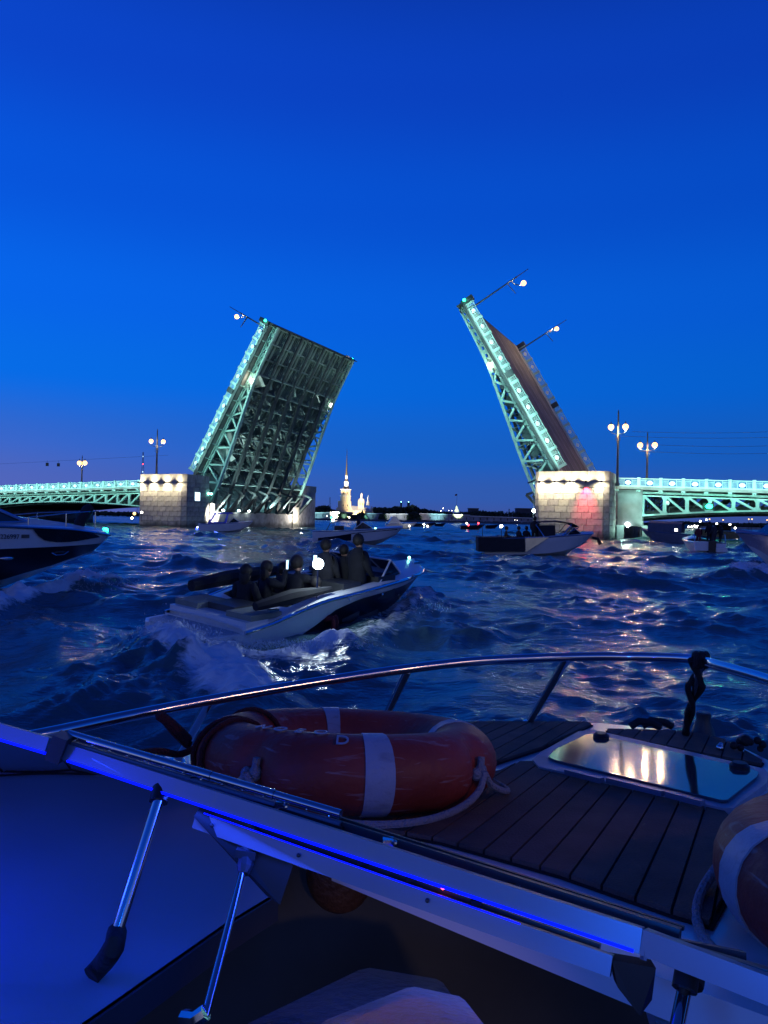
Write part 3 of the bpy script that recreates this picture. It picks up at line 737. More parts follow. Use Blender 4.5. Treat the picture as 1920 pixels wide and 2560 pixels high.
# ---------------------------------------------------------------- approach spans
def zr(t): return 7.8 - 0.028 * t            # top of the rail
def zb(t): return 2.95 + 0.95 * (1 - ((t - 22.0) / 20.0) ** 2) if t < 44 else 2.9   # bottom chord
def make_span(label, x0, s):
    t = thing('approach_span', label, 'bridge', Bw(x0, 0, 0), (0, 0, YAW), 'fixed bridge spans')
    Ls = 50.0; N = 19
    def X(a): return s * a
    d = MB()
    for k in range(N):
        a, b = k * PL, (k + 1) * PL
        d.prism([(X(a), 0.05, zr(a) - 1.45), (X(b), 0.05, zr(b) - 1.45), (X(b), 0.05, zr(b) - 1.10), (X(a), 0.05, zr(a) - 1.10)], (0, W, 0))
    d.build('deck_slab', M['concrete'], t)
    for v, rz in ((0.15, 0), (W - 0.1, math.pi)):
        for k in range(N):
            a = (k + 0.5) * PL; sl = math.atan(0.028) * s
            o = place('rail_panel', RAILP, t, (X(a), v, zr(a) - 1.10), (0, sl if rz == 0 else -sl, rz))
            if rz == 0: o.rotation_euler = (0, sl, 0)
            place('rail_post', RAILQ, t, (X(k * PL), v, zr(k * PL) - 1.12), (0, 0, rz))
            if v < 1:
                MB().b2((X(k * PL) - 0.22, -0.35, zr(k * PL) - 1.72), (X(k * PL) + 0.22, 0.04, zr(k * PL) - 1.50)).build('corbel', M['rail'], t)
    # edge girder: members one by one
    v = 1.3; nb = 18
    MB().b2((X(0.0), 0.9, 1.7), (X(3.0), 2.6, zr(0) - 1.46)).build('abutment_wall', M['concrete'], t)
    for a in np.arange(3.0, 47.0, PL):
        b = a + PL; j = 0.0
        MB().beam((X(a), v, zr(a) - 1.80), (X(b), v, zr(b) - 1.80), 0.3, 0.26).build('top_chord', M['steel'], t)
        MB().beam((X(a), v, zr(a) - 2.18), (X(b), v, zr(b) - 2.18), 0.42, 0.16).build('upper_flange', M['steel'], t)
        MB().beam((X(a), v, zb(a)), (X(b), v, zb(b)), 0.55, 0.20).build('bottom_chord', M['steel'], t)
        MB().beam((X(a), v, zb(a) + 0.1), (X(a), v, zr(a) - 2.24), 0.30, 0.42, up=(1, 0, 0)).build('vertical', M['steel'], t)
        MB().beam((X(a + 0.25), v, zr(a) - 2.30), (X(b - 0.30), v, zb(b) + 0.14), 0.26, 0.38, up=(0, 1, 0)).build('diagonal', M['steel'], t)
        MB().prism([(X(a - .42), v - .06, zr(a) - 2.25), (X(a + .55), v - .06, zr(a) - 2.25), (X(a + .2), v - .06, zr(a) - 2.62), (X(a - .2), v - .06, zr(a) - 2.62)], (0, .1, 0)).build('gusset_plate', M['steel'], t)
        MB().prism([(X(a - .55), v - .06, zb(a) + .08), (X(a + .42), v - .06, zb(a) + .08), (X(a + .2), v - .06, zb(a) + .42), (X(a - .3), v - .06, zb(a) + .42)], (0, .1, 0)).build('gusset_plate', M['steel'], t)
    # inner girders: plated
    for vv in (4.5, 8, 12, 16, 20, 24, 28.5):
        g = MB()
        for a in np.arange(0.2, 48.0, PL):
            b = a + PL; q = 0.25
            g.prism([(X(a), vv, zb(a) - q), (X(b), vv, zb(b) - q), (X(b), vv, zb(b) + 0.6), (X(a), vv, zb(a) + 0.6)], (0, 0.1, 0))
            g.beam((X(a), vv, zb(a) - q), (X(b), vv, zb(b) - q), 0.6, 0.1)
            g.beam((X(a), vv, zb(a)), (X(b), vv, zr(b) - 1.5), 0.2, 0.25, up=(0, 1, 0)); g.beam((X(a), vv, zb(a)), (X(a), vv, zr(a) - 1.5), 0.2, 0.25, up=(1, 0, 0))
        g.build('inner_girder', M['dsteel'], t)
    g = MB()
    for a in np.arange(3.0, 47.0, PL):
        g.beam((X(a), 1.4, zr(a) - 1.7), (X(a), W - 1.4, zr(a) - 1.7), 0.25, 0.4); g.beam((X(a), 1.4, zb(a)), (X(a), W - 1.4, zb(a)), 0.16, 0.2)
    g.build('cross_beams', M['dsteel'], t)
    g = MB()
    for a in np.arange(6, 46, 2.6 * 2): g.beam((X(a), 3.4, zb(a) + 0.9), (X(a + 5.2), 3.4, zb(a + 5.2) + 0.9), 0.06, 0.06); g.beam((X(a), 3.4, zb(a)), (X(a), 3.4, zb(a) + 0.9), 0.06, 0.06)
    g.build('catwalk_rail', M['isteel'], t)
    MB().b2((X(0.4), -1.35, zr(0) - 1.60 - 0.02), (X(3), -1.25, zr(0) - 1.52)).build('luminaire_strip', M['dsteel'], t)
    for k in range(1, N): MB().beam((X(k * PL), 0.0, zr(k * PL) - 1.6), (X(k * PL), -1.3, zr(k * PL) - 1.75), 0.05, 0.05).build('luminaire_arm', M['dsteel'], t)
    sl = 0.028 * -s
    light('AREA', 'luminaire_light', (X(Ls / 2), -1.35, zr(Ls / 2) - 0.6), 1250 * (1.0 if s > 0 else 0.75), TEAL, t, aim=(0, 1, 0.05), size=Ls - 1, size_y=0.1, local_up=(1, 0, sl))
    light('AREA', 'luminaire_light', (X(Ls / 2), -1.35, zr(Ls / 2) - 1.9), 1050 * (1.0 if s > 0 else 0.6), TEAL, t, aim=(0, 1, -0.60), size=Ls - 1, size_y=0.1, local_up=(1, 0, sl))
    light('SPOT', 'abutment_spot', (X(3.6), -0.6, 2.2), 350, TEAL, t, aim=(-0.3 * s, 1, 0.5), size=0.08, angle=90)
    return t
span_r = make_span('fixed bridge span right of the right pier, pale green lit railing over slanted truss members', 36.6, 1)
span_l = make_span('fixed bridge span left of the left pier, pale green lit railing over an arched truss', -35.5, -1)
# far piers of the side spans, outside or at the picture's edge
for s, nm in ((1, 'right'), (-1, 'left')):
    t = thing('shore_pier', 'plain stone pier carrying the %s outer end of the bridge' % nm, 'bridge pier', Bw(s * 86.5, 0, 0), (0, 0, YAW))
    MB().b2((-3, -4, -3), (3, 33, 5.0)).build('wall', M['stone2'], t)
    MB().b2((-3.2, -4.2, 5.0), (3.2, 33.2, 5.5)).build('coping', M['stone'], t)

# green channel signal on the right span
t = thing('channel_signal', 'bright green channel signal hung on the right span truss', 'signal lamp', P(1772, 1266, 92.2))
MB().box((0, 0.15, 0), (1.3, 0.2, 0.8)).build('housing', M['black'], t)
MB().sphere((0, -0.1, 0), 0.36, sc=(1.15, 0.4, 0.8)).build('lens', M['lamp_green'], t, smooth=True)
light('POINT', 'signal_light', (0.1, -0.7, 0), 90, (0.02, 1, 0.4), t, size=0.3)
t = thing('life_ring_lamp', 'small white oval marker between the first slanted members of the right span', 'marker', P(1669, 1258, 94))
MB().sphere((0, 0, 0), 0.30, sc=(0.75, 0.5, 1.0)).build('lens', M['medal'], t, smooth=True)

# teal lit concrete dolphins under the right span
for px, lab in ((1548, 'teal lit concrete post at the foot of the right pier'), (1611, 'teal lit concrete post standing in the water under the right span')):
    b = P(px, 1330, 97 if px < 1600 else 99); t = thing('mooring_post', lab, 'post', (b.x, b.y, -2))
    MB().b2((-0.45, -0.45, 0), (0.45, 0.45, 3.6)).build('shaft', M['concrete'], t); MB().b2((-0.7, -0.7, 3.6), (0.7, 0.7, 3.8)).build('cap', M['concrete'], t)
    light('POINT', 'post_light', (0.2 if px < 1600 else -0.2, -1.4, 3.3), 90, TEAL, t, size=0.1)
t = thing('floodlight', 'small white floodlight low under the right span beside the pier', 'floodlight', P(1569, 1312, 97))
MB().sphere((0, 0, 0), 0.3).build('lens', M['lamp_cool'], t, smooth=True); MB().b2((-0.2, 0.2, -0.2), (0.2, 0.5, 0.2)).build('housing', M['black'], t)
t = thing('floodlight', 'small warm floodlight low beside the left pier under the truss', 'floodlight', P(336, 1284, 128))
MB().sphere((0, 0, 0), 0.26).build('lens', M['lamp_warm'], t, smooth=True); MB().b2((-0.2, 0.3, -0.2), (0.2, 0.7, 0.2)).build('housing', M['black'], t)

# ---------------------------------------------------------------- lamps
def lantern(parent, c, r=0.34, m='lamp_warm'):
    gl = MB().sphere(c, r, 12, 9).build('lantern_globe', M[m], parent, smooth=True)
    MB().lathe([(0.05, r * 0.9), (r * 0.45, r * 0.85), (r * 0.2, r * 1.25), (0.03, r * 1.9)], c, 8).build('lantern_cap', M['iron'], gl)
def street_lamp(loc, label, H, lh, arm=0.85, rot=0.0, globe=0.34, tilt=(0, 0, 0), base=True, pw=60):
    t = thing('street_lamp', label, 'street lamp', loc, tilt if tilt != (0, 0, 0) else (0, 0, rot), 'bridge lamp posts')
    MB().lathe([(0.26, 0), (0.26, 0.3), (0.17, 0.5), (0.15, 2.0), (0.11, lh), (0.08, H - 0.5), (0.10, H - 0.45), (0.03, H)], (0, 0, 0), 10).build('post', M['iron'], t, smooth=True)
    for s in (-1, 1):
        a = MB(); a.tube([(0, 0, lh - 0.9), (s * arm * 0.5, 0, lh - 0.85), (s * arm, 0, lh - 0.62), (s * arm, 0, lh - 0.38)], 0.04, 6)
        a.beam((0, 0, lh + 0.25), (s * arm, 0, lh + 0.25), 0.035, 0.035); a.tube([(0, 0, lh - 0.9), (s * arm * 0.35, 0, lh - 1.5), (0, 0, lh - 2.0)], 0.03, 5)
        a.build('arm', M['iron'], t); lantern(t, (s * arm, 0, lh), globe)
        light('POINT', 'lantern_light', (s * arm, 0, lh - 0.50), pw * (40 if loc[0] > 0 else 16), (1.0, 0.62, 0.28), t, size=0.07)
    return t
def on_deck(px, py, Y): return P(px, py, Y)
l1 = street_lamp(P(391, 1190, 124), 'tall twin lantern lamp post standing on top of the left pier', 7.6, 5.6, rot=YAW + R(35), arm=0.95)
l2 = street_lamp(P(1543, 1215, 93.5), 'tall twin lantern lamp post standing beside the right pier', 9.3, 7.2, rot=YAW, arm=0.85, globe=0.36)
l3 = street_lamp(P(1617, 1200, 121), 'smaller twin lantern lamp post on the far side of the right span', 7.6, 5.5, rot=YAW, arm=1.1, globe=0.42)
l4 = street_lamp(P(204, 1215, 160), 'twin lantern lamp post glowing orange over the left span', 6.4, 4.8, rot=YAW, arm=0.75, globe=0.48)
# masts on the raised leaves stand square to the tilted deck
def leaf_lamp(leaf, s, v, H, lh, label, both=False, side=-1, offset=1.1):
    t = thing('street_lamp', label, 'street lamp', group='lamp posts tilted with the raised leaves')
    bpy.context.view_layer.update()
    mw = leaf.matrix_world @ Matrix.Translation((s, v, 0.1)); t.matrix_world = mw
    MB().lathe([(0.2, 0), (0.2, 0.4), (0.13, 0.6), (0.11, 3.0), (0.09, lh), (0.13, lh + 0.1), (0.06, lh + 0.3), (0.05, H)], (0, 0, 0), 8).build('post', M['iron'], t, smooth=True)
    for sd in ((side,) if not both else (-1, 1)):
        a = MB(); a.tube([(0, 0, lh - 0.7), (sd * offset * 0.6, 0, lh - 0.5), (sd * offset, 0, lh + 0.1)], 0.05, 6); a.build('arm', M['iron'], t)
        MB().sphere((sd * offset, 0, lh + 0.55), 0.36, 12, 8).build('lantern_globe', M['lamp_warm'], t, smooth=True)
        light('SPOT', 'lantern_light', (sd * offset, 0.0, lh + 0.12), 3600, (1.0, 0.7, 0.40), t, aim=(0, 0, -1), size=0.12, angle=150, blend=0.3)
    f = MB(); f.beam((0, 0, lh - 1.3), (side * 1.9, 0, lh - 1.0), 0.10, 0.25, up=(0, 1, 0), h1=0.04); f.build('ornament', M['iron'], t)
    return t
leaf_lamp(leaf_r, LT - 1.0, W / 2 - 0.9, 9.4, 7.4, 'lamp post sticking out from the near top corner of the right leaf', offset=1.3)
leaf_lamp(leaf_r, LT - 1.0, -W / 2 + 0.9, 9.2, 6.6, 'lamp post sticking out from the far top corner of the right leaf', offset=0.4, side=-1)
leaf_lamp(leaf_l, LT - 1.0, -W / 2 + 0.9, 8.4, 5.8, 'lamp post sticking out from the near top corner of the left leaf', offset=0.8)
leaf_lamp(leaf_l, LT - 1.0, W / 2 - 0.9, 3.2, 2.0, 'short lamp post on the far half of the left leaf tip', offset=0.6)

# overhead tram wires
for i, (y0, y1, x0) in enumerate(((1079, 1077, 1580), (1090, 1092, 1545), (1112, 1112, 1640), (1128, 1132, 1600))):
    a = P(x0, y0, 112); b = P(1990, y1, 104)
    pts = [a.lerp(b, k / 8) - Vector((0, 0, 0.25 * math.sin(math.pi * k / 8))) for k in range(9)]
    o = MB().tube(pts, 0.022, 4).build('overhead_wire', M['alu']); tag(o, ['uppermost tram wire stretched right from the lamp posts', 'second tram wire from the top, over the right span', 'third tram wire from the top, over the right span', 'lowest tram wire over the right span railing'][i], 'wire', 'tram wires')
for i, (px, py) in enumerate(((118, 1161), (146, 1162))):
    t = thing('hanging_sign', ('left' if i == 0 else 'right') + ' one of two small dark square signs hung over the left span', 'sign', P(px, py, 150), group='small hanging signs')
    MB().box((0, 0, 0), (0.55, 0.1, 0.65)).build('panel', M['black'], t); MB().beam((0, 0, 0.3), (0, 0, 0.8), 0.03, 0.03).build('hanger', M['black'], t)
a = P(-60, 1163, 150); b = P(420, 1138, 128); pts = [a.lerp(b, k / 8) for k in range(9)]
tag(MB().tube(pts, 0.015, 4).build('overhead_wire', M['black']), 'thin tram wire over the left span, carrying two small signs', 'wire', 'tram wires')
# ---------------------------------------------------------------- far shore
FY = 1000.0
def U(px, py, Y=FY): return P(px, py, Y)
PX = FY / 1920.0
def zat(px, py): return P(px, py, FY).z
# low ground
g = MB(); gx = [-1400, -560, 0, 400, 760, 1000, 1300, 1700, 2300, 3300]
rows = [[(P(p, 1300, 960).x, 960, -1.5) for p in gx], [(P(p, 1300, 960).x, 962, 2.2) for p in gx], [(P(p, 1300, 960).x * 1.1, 1400, 4.0) for p in gx]]
o = g.grid(rows).build('far_shore_ground', M['shore']); o['kind'] = 'structure'
# fortress walls: px ranges with top line py and bottom py
def wall_seg(px0, px1, pt, label, Y=FY, battered=True, lit=None, pb=1304, pt1=None):
    a = P(px0, pt, Y); b = P(px1, pt if pt1 is None else pt1, Y); t = thing('fortress_wall', label, 'wall', ((a.x + b.x) / 2, Y, 0), group='fortress walls on the far shore')
    cx = (a.x + b.x) / 2; h0 = a.z; h1 = b.z
    w = MB(); w.add([(a.x - cx, -3, 1.4), (b.x - cx, -3, 1.4), (b.x - cx, 0, h1), (a.x - cx, 0, h0), (a.x - cx, 12, 1.4), (b.x - cx, 12, 1.4), (b.x - cx, 10, h1), (a.x - cx, 10, h0)],
        [(0, 1, 2, 3), (1, 5, 6, 2), (5, 4, 7, 6), (4, 0, 3, 7), (3, 2, 6, 7)]); w.build('rampart', M['brick'], t)
    w = MB(); w.beam((a.x - cx, -0.6, h0), (b.x - cx, -0.6, h1), 2.6, 0.8); w.build('coping', M['white'], t)
    n = int((px1 - px0) / 16)
    for k in range(n):
        x = (a.x - cx) + (b.x - a.x) * (k + 0.5) / n; MB().b2((x - 0.5, -2.2, 4.5), (x + 0.5, -1.2, 7.5)).build('embrasure', M['black'], t)
    for px, pw, col in (lit or []):
        x = P(px, 1290, Y).x - cx; light('SPOT', 'wall_floodlight', (x, -22, 4.2), pw * 1.2, col, t, aim=(0, 1, 0.32), size=0.5, angle=70, blend=1.0)
    return t
CY = (0.35, 0.85, 0.95)
wall_seg(735, 815, 1282, 'fortress wall stretch at the left, beside the lifted leaf, lit cyan in the middle', lit=[(795, 26000, CY), (765, 9000, CY)])
wall_seg(815, 882, 1281, 'fortress wall stretch below the cathedral tower, lit pale cyan', lit=[(838, 16000, CY), (862, 22000, (0.6, 0.9, 0.9))])
wall_seg(905, 960, 1284, 'dim fortress wall stretch right of the dark trees', lit=[(918, 18000, CY)])
wall_seg(962, 1021, 1285, 'pale evenly lit bastion with small embrasures', lit=[(972, 16000, (0.75, 0.9, 0.95)), (992, 16000, (0.75, 0.9, 0.95)), (1010, 12000, (0.75, 0.9, 0.95))])
wall_seg(1048, 1175, 1284, 'long fortress wall with a single round cyan pool of light', lit=[(1093, 42000, CY), (1060, 8000, (0.8, 0.8, 0.85))], pt1=1288)
wall_seg(1175, 1345, 1290, 'darkest low fortress wall at the right', lit=[], pt1=1296)
# ground lamp
for px, py, lab, m, r in ((829, 1294, 'green white lamp at the water edge below the cathedral', 'lamp_green', 1.0), (817, 1290, 'faint small lamp on the left fortress wall', 'lamp_cool', 0.35), (1102, 1277, 'distant white lamp, left one over the long wall', 'lamp_white', 0.45), (1108, 1271, 'distant white lamp, upper one over the long wall', 'lamp_white', 0.45), (1122, 1276, 'distant white lamp in the middle over the long wall', 'lamp_white', 0.3), (1130, 1277, 'distant white lamp just left of the lit bastion turret', 'lamp_white', 0.3),
        (1287, 1300, 'faint lamp at the right end of the fortress shore', 'lamp_white', 0.3), (1293, 1301, 'faintest lamp on the dark wall near the right pier', 'lamp_white', 0.3)):
    c = P(px, py, FY - 30); t = thing('shore_lamp', lab, 'lamp', (c.x, c.y, 1.0), group='lamps on the far shore')
    MB().tube([(0, 0, 0), (0, 0, c.z - 1.0)], 0.15, 5).build('post', M['black'], t); MB().sphere((0, 0, c.z - 1.0), r, 8, 6).build('globe', M[m], t, smooth=True)
    if px == 829: light('POINT', 'lamp_light', (0, -2, c.z - 1), 1500, (0.4, 1.0, 0.8), t, size=0.5)

# ---- cathedral
cx0 = 856.0
def cz(py): return P(858, py, FY).z
base = P(858, 1300, FY)
t = thing('cathedral', 'floodlit cream cathedral with a tall needle spire rising over the fortress', 'cathedral', (base.x, FY + 60, 0))
def seg(name, px0, px1, py0, py1, m, dy=0, depth=None, off=0):
    x0 = (px0 - 859) * PX; x1 = (px1 - 859) * PX; z1 = cz(py0); z0 = cz(py1); d = depth or abs(x1 - x0)
    o = MB().b2((x0, -d / 2 + dy, z0), (x1, d / 2 + dy, z1)).build(name, m, t); return o
seg('tower_base', 839, 873, 1250, 1300, M['yellow']); seg('tower_plinth', 835, 876, 1268, 1300, M['yellow'])
seg('tower_storey', 844.5, 871, 1237, 1250, M['yellow']); seg('tower_cornice', 843.5, 872, 1235.5, 1237.5, M['white'], depth=16)
seg('tower_storey', 846, 870.5, 1220, 1235.5, M['yellow']); seg('tower_cornice', 844, 872.5, 1218.6, 1220.4, M['white'], depth=17)
for xx in (847, 858.2, 869): # pilasters
    seg('pilaster', xx - 0.6, xx + 0.6, 1221, 1268, M['white'], dy=-0.2, depth=14.6 if xx != 858.2 else 14.8)
for xx, py in ((853, 1229), (864, 1229), (853, 1246), (864, 1246), (853, 1262), (864, 1262)):
    seg('window', xx - 1, xx + 1, py - 2.5, py + 2.5, M['black'], dy=-6.3 if py < 1250 else -8.7, depth=0.9)
for xx in (852.5, 865): seg('volute', xx - 2.5, xx + 2.5, 1213, 1219, M['white'])
def lat(name, pts, m, cx=859, n=10, sq=False):
    MB().lathe([(r * PX, cz(py)) for r, py in pts], ((cx - 859) * PX, 0, 0), n, sq).build(name, m, t, smooth=not sq)
lat('tower_dome', [(8.5, 1219), (8, 1214), (6, 1210)], M['roofd']); lat('lantern_drum', [(5.6, 1210), (5.6, 1201), (6.4, 1200), (6.4, 1199)], M['white'])
seg('window', 857.9, 859.9, 1202, 1208, M['black'], dy=-2.9, depth=0.6)
lat('spire_base', [(6.0, 1199), (4.2, 1195), (3.8, 1191)], M['roofd']); lat('lantern_drum', [(3.5, 1191), (3.4, 1183), (3.7, 1182.6)], M['white'])
lat('spire', [(3.4, 1182.6), (2.2, 1170), (1.4, 1150), (0.8, 1130), (0.5, 1119)], M['gilt'])
lat('spire_ball', [(0.3, 1119), (1.1, 1118.3), (1.1, 1117.2), (0.3, 1116.4), (0.2, 1111)], M['gilt'])
# nave
nv = MB(); xa = (868 - 859) * PX; xb = (936 - 859) * PX
seg('nave_wall', 836, 876, 1276, 1300, M['yellow'], depth=18); seg('nave_wall', 872, 934, 1274, 1300, M['yellow'], depth=20)
nv.add([(xa, -11, cz(1277)), (xb, -11, cz(1277)), (xb, 11, cz(1277)), (xa, 11, cz(1277)), (xa, 0, cz(1261)), ((915 - 859) * PX, 0, cz(1266))], [(0, 1, 5, 4), (2, 3, 4, 5), (0, 4, 3), (1, 2, 5), (3, 2, 1, 0)])
nv.build('nave_roof', M['roofg'], t)
seg('drum', 891.5, 908, 1248, 1270, M['yellow'], depth=8); lat('dome', [(8.8, 1249), (8.5, 1246), (7, 1242.5), (3.6, 1241)], M['white'], 900); lat('cupola', [(3.2, 1241), (3, 1232), (3.3, 1231), (1.5, 1229), (0.4, 1225)], M['white'], 900)
for xx in (897, 903): seg('window', xx - 0.9, xx + 0.9, 1254, 1260, M['black'], dy=-4.1, depth=0.5)
lat('side_turret', [(5, 1260), (4.5, 1252), (2.2, 1246), (2.3, 1239), (1, 1236), (0.3, 1232)], M['white'], 917.5); lat('side_turret', [(3, 1268), (3, 1266), (2.5, 1264), (0.4, 1261)], M['white'], 927.5)
seg('chapel_wall', 924, 935, 1268, 1300, M['yellow'], depth=12)
for (x, y, z, pw) in ((-9, -75, 4, 46000), (8, -75, 4, 46000), (24, -60, 8, 26000), (38, -60, 8, 16000)):
    light('SPOT', 'facade_floodlight', (x, y, z), pw * 26, (1.0, 0.83, 0.56), t, aim=(-x * 0.2 if x < 20 else 0, 62, 28 if x < 20 else 16), size=0.8, angle=62 if x < 20 else 60, blend=0.8)
light('SPOT', 'facade_floodlight', (0, -14, cz(1219)), 45000, (1.0, 0.9, 0.72), t, aim=(0, 12, 12), size=0.5, angle=60)
# ---- tree masses and other outlines
def wood(name, label, prof, Y, seed, n=2600, thick=25, low=1.5):
    rs = random.Random(seed); mb = MB()
    for _ in range(n):
        q = rs.random() * (len(prof) - 1); i = int(q); f = q - i
        px = prof[i][0] * (1 - f) + prof[i + 1][0] * f; pt = prof[i][1] * (1 - f) + prof[i + 1][1] * f
        c = P(px, pt, Y); zt = c.z - 1.2; hgt = low + (zt - low) * (rs.random() ** 0.55)
        ctr = Vector((c.x + rs.gauss(0, 1.0), Y + rs.uniform(-thick, thick), hgt)); s = rs.uniform(0.9, 2.6)
        q0 = [Vector((rs.gauss(0, 1), rs.gauss(0, 1), rs.gauss(0, 1))).normalized() * s for _ in range(5)]
        mb.add([ctr + v for v in q0], [(0, 1, 2), (0, 2, 3), (0, 3, 4), (1, 3, 2), (1, 4, 3), (0, 4, 1)])
    o = mb.build(name, M['leaf'], None, fix=False); o['kind'] = 'stuff'; o['label'] = label; o['category'] = 'trees'; return o
wood('far_wood', 'dark mass of trees behind the fortress left of the cathedral', [(735, 1262), (755, 1258), (770, 1266), (790, 1268), (805, 1264), (815, 1262), (825, 1270), (840, 1276), (852, 1276)], FY + 60, 1, 1600)
wood('far_wood', 'dark mass of trees along the fortress right of the cathedral', [(936, 1268), (945, 1270), (960, 1268), (980, 1268), (996, 1265), (1012, 1268), (1028, 1263), (1034, 1262), (1045, 1272), (1055, 1273), (1062, 1271), (1080, 1276), (1100, 1278), (1150, 1280), (1170, 1279), (1200, 1276), (1215, 1279), (1240, 1278), (1300, 1280), (1345, 1284)], FY + 50, 2, 6500)
wood('far_wood', 'black clump of trees in front of the fortress wall below the nave', [(848, 1284), (858, 1279), (870, 1285), (884, 1289), (893, 1287), (903, 1278), (911, 1285), (915, 1292)], FY - 10, 3, 1500, 6)
wood('far_wood', 'black tree clump between the two lit bastions', [(950, 1288), (958, 1282), (963, 1290)], FY - 8, 4, 300, 5)
wood('far_wood', 'black tree clump at the corner left of the long wall', [(1020, 1286), (1030, 1279), (1040, 1280), (1050, 1289)], FY - 8, 5, 450, 5)
wood('far_wood', 'dark strip of trees and bank along the waterline', [(735, 1303), (900, 1302.5), (1100, 1302), (1345, 1307)], FY - 25, 6, 2500, 4, low=1.0)
wood('far_wood', 'dark far bank seen under the left bridge span', [(-700, 1272), (-60, 1268), (60, 1272), (180, 1276), (345, 1282)], 700, 7, 3800, 20)
wood('far_wood', 'dark far bank seen under the right bridge span', [(1560, 1308), (1700, 1304), (1800, 1308), (1930, 1308), (2600, 1310)], 800, 8, 3800, 20)
def tower(px, py0, py1, w, label, m, lit=True):
    c = P(px, 1300, FY + 80); t = thing('rostral_column', label, 'column', (c.x, FY + 80, 0), group='dark columns with a lit top')
    h = P(px, py0, FY + 80).z; MB().lathe([(w * 1.4, 0), (w, 6), (w * 0.9, h - 1), (w * 1.3, h)], (0, 0, 0), 10).build('shaft', m, t)
    MB().sphere((0, 0, h + 0.8), 0.6, 8, 6).build('torch', M['lamp_teal'], t, smooth=True)
tower(1002, 1256, 1270, 1.5, 'left of the two dark columns with a lit top beyond the fortress', M['shore']); tower(1020.5, 1256, 1270, 2.1, 'right of the two dark columns with a lit top beyond the fortress', M['shore'])
c = P(1140.5, 1300, FY + 10); t = thing('flag_tower', 'stepped green lit turret with a flagpole on the fortress corner', 'tower', (c.x, FY + 10, 0))
pz = lambda py: P(1140, py, FY + 10).z
for r, a, b in ((9.5, 1283, 1279), (7.5, 1279, 1275.5), (5.2, 1275.5, 1271.5), (3.4, 1271.5, 1268), (2.0, 1268, 1264)):
    MB().lathe([(r * PX, pz(a)), (r * PX * 0.9, pz(b) - 0.25), (r * PX * 0.55, pz(b))], (0, 0, 0), 10).build('tier', M['white'], t)
MB().tube([(0, 0, pz(1264)), (0.6, 0, pz(1235))], 0.16, 5).build('flagpole', M['black'], t)
fl = MB(); fl.prism([(0.4, 0, pz(1234.5)), (-2.2, 0.3, pz(1236)), (-2.4, 0.5, pz(1240)), (0.3, 0, pz(1239))], (0, 0.15, 0)); fl.build('flag', M['redcloth'], t)
light('SPOT', 'turret_floodlight', (3, -25, 5), 90000, (0.75, 1.0, 0.55), t, aim=(-3, 25, 13), size=0.5, angle=50)
for px, py, w, lab in ((825, 1243, 0.35, 'thin dark radio mast left of the cathedral'), (1273, 1272, 0.5, 'small dark steeple above the right end of the far shore')):
    c = P(px, py, FY + 90); t = thing('radio_mast', lab, 'mast', (c.x, c.y, 0)); f = MB()
    for s in (-1, 1): f.beam((s * 2, 0, 0), (s * 0.5, 0, c.z), w, w)
    for k in range(8): f.beam((-2 + k * 0.18, 0, c.z * k / 8), (2 - (k + 1) * 0.18, 0, c.z * (k + 1) / 8), w * 0.6, w * 0.6)
    f.build('lattice', M['black'], t)
for px0, px1, pt, lab in ((1171, 1195, 1272, 'dark flat roofed block beyond the right part of the fortress'), (1290, 1335, 1272, 'long dark building beyond the shore next to the right pier')):
    a = P(px0, pt, FY + 70); b = P(px1, pt, FY + 70); t = thing('far_building', lab, 'building', ((a.x + b.x) / 2, FY + 70, 0)); h = (b.x - a.x) / 2
    MB().b2((-h, -8, 0), (h, 8, a.z)).build('wall', M['shore'], t); MB().b2((-h - .5, -8.5, a.z), (h + .5, 8.5, a.z + 1)).build('roof', M['roofd'], t)
# radio tower far left
c = P(358, 1130, 1400); t = thing('television_tower', 'thin far television tower with pale lit bands above the left pier', 'tower', (c.x, 1400, 0))
f = MB(); H = c.z
for k in range(14):
    z0 = H * k / 14; z1 = H * (k + 1) / 14; w0 = 9 * (1 - k / 14) ** 1.6 + 0.7; w1 = 9 * (1 - (k + 1) / 14) ** 1.6 + 0.7
    for s in (-1, 1): f.beam((s * w0, 0, z0), (s * w1, 0, z1), 0.7, 0.7)
    f.beam((-w0, 0, z0), (w1, 0, z1), 0.5, 0.5)
f.build('lattice', M['alu'], t)
for k in range(5): MB().sphere((0, 0, H * (0.45 + 0.12 * k)), 0.9 if k else 1.5, 8, 6).build('aviation_light', M['lamp_red'] if k % 2 else M['screen'], t)
# far lit bridge under the right span
a = P(1665, 1312, 640); b = P(2250, 1318, 560); t = thing('far_bridge', 'distant bridge with a bead line of lights seen under the right span', 'bridge', (a.x, a.y, 0), (0, 0, math.atan2(b.y - a.y, b.x - a.x)))
Lb = math.hypot(b.x - a.x, b.y - a.y); zz = a.z
MB().b2((0, -3, zz - 2.2), (Lb, 3, zz - 0.6)).build('deck', M['concrete'], t)
for k in range(5): MB().b2((Lb * k / 5 + 6, -4, -2), (Lb * k / 5 + 9, 4, zz - 2.2)).build('pier', M['shore'], t)
for k in range(75):
    x = Lb * (k + 0.5) / 75; place('bead_lamp', (MB().sphere((0, 0, 0), 0.42, 6, 4).mesh('bead_lamp', M['bead']) if k == 0 else bead), t, (x, -3.3, zz))
    if k == 0: bead = t.children[-1].data
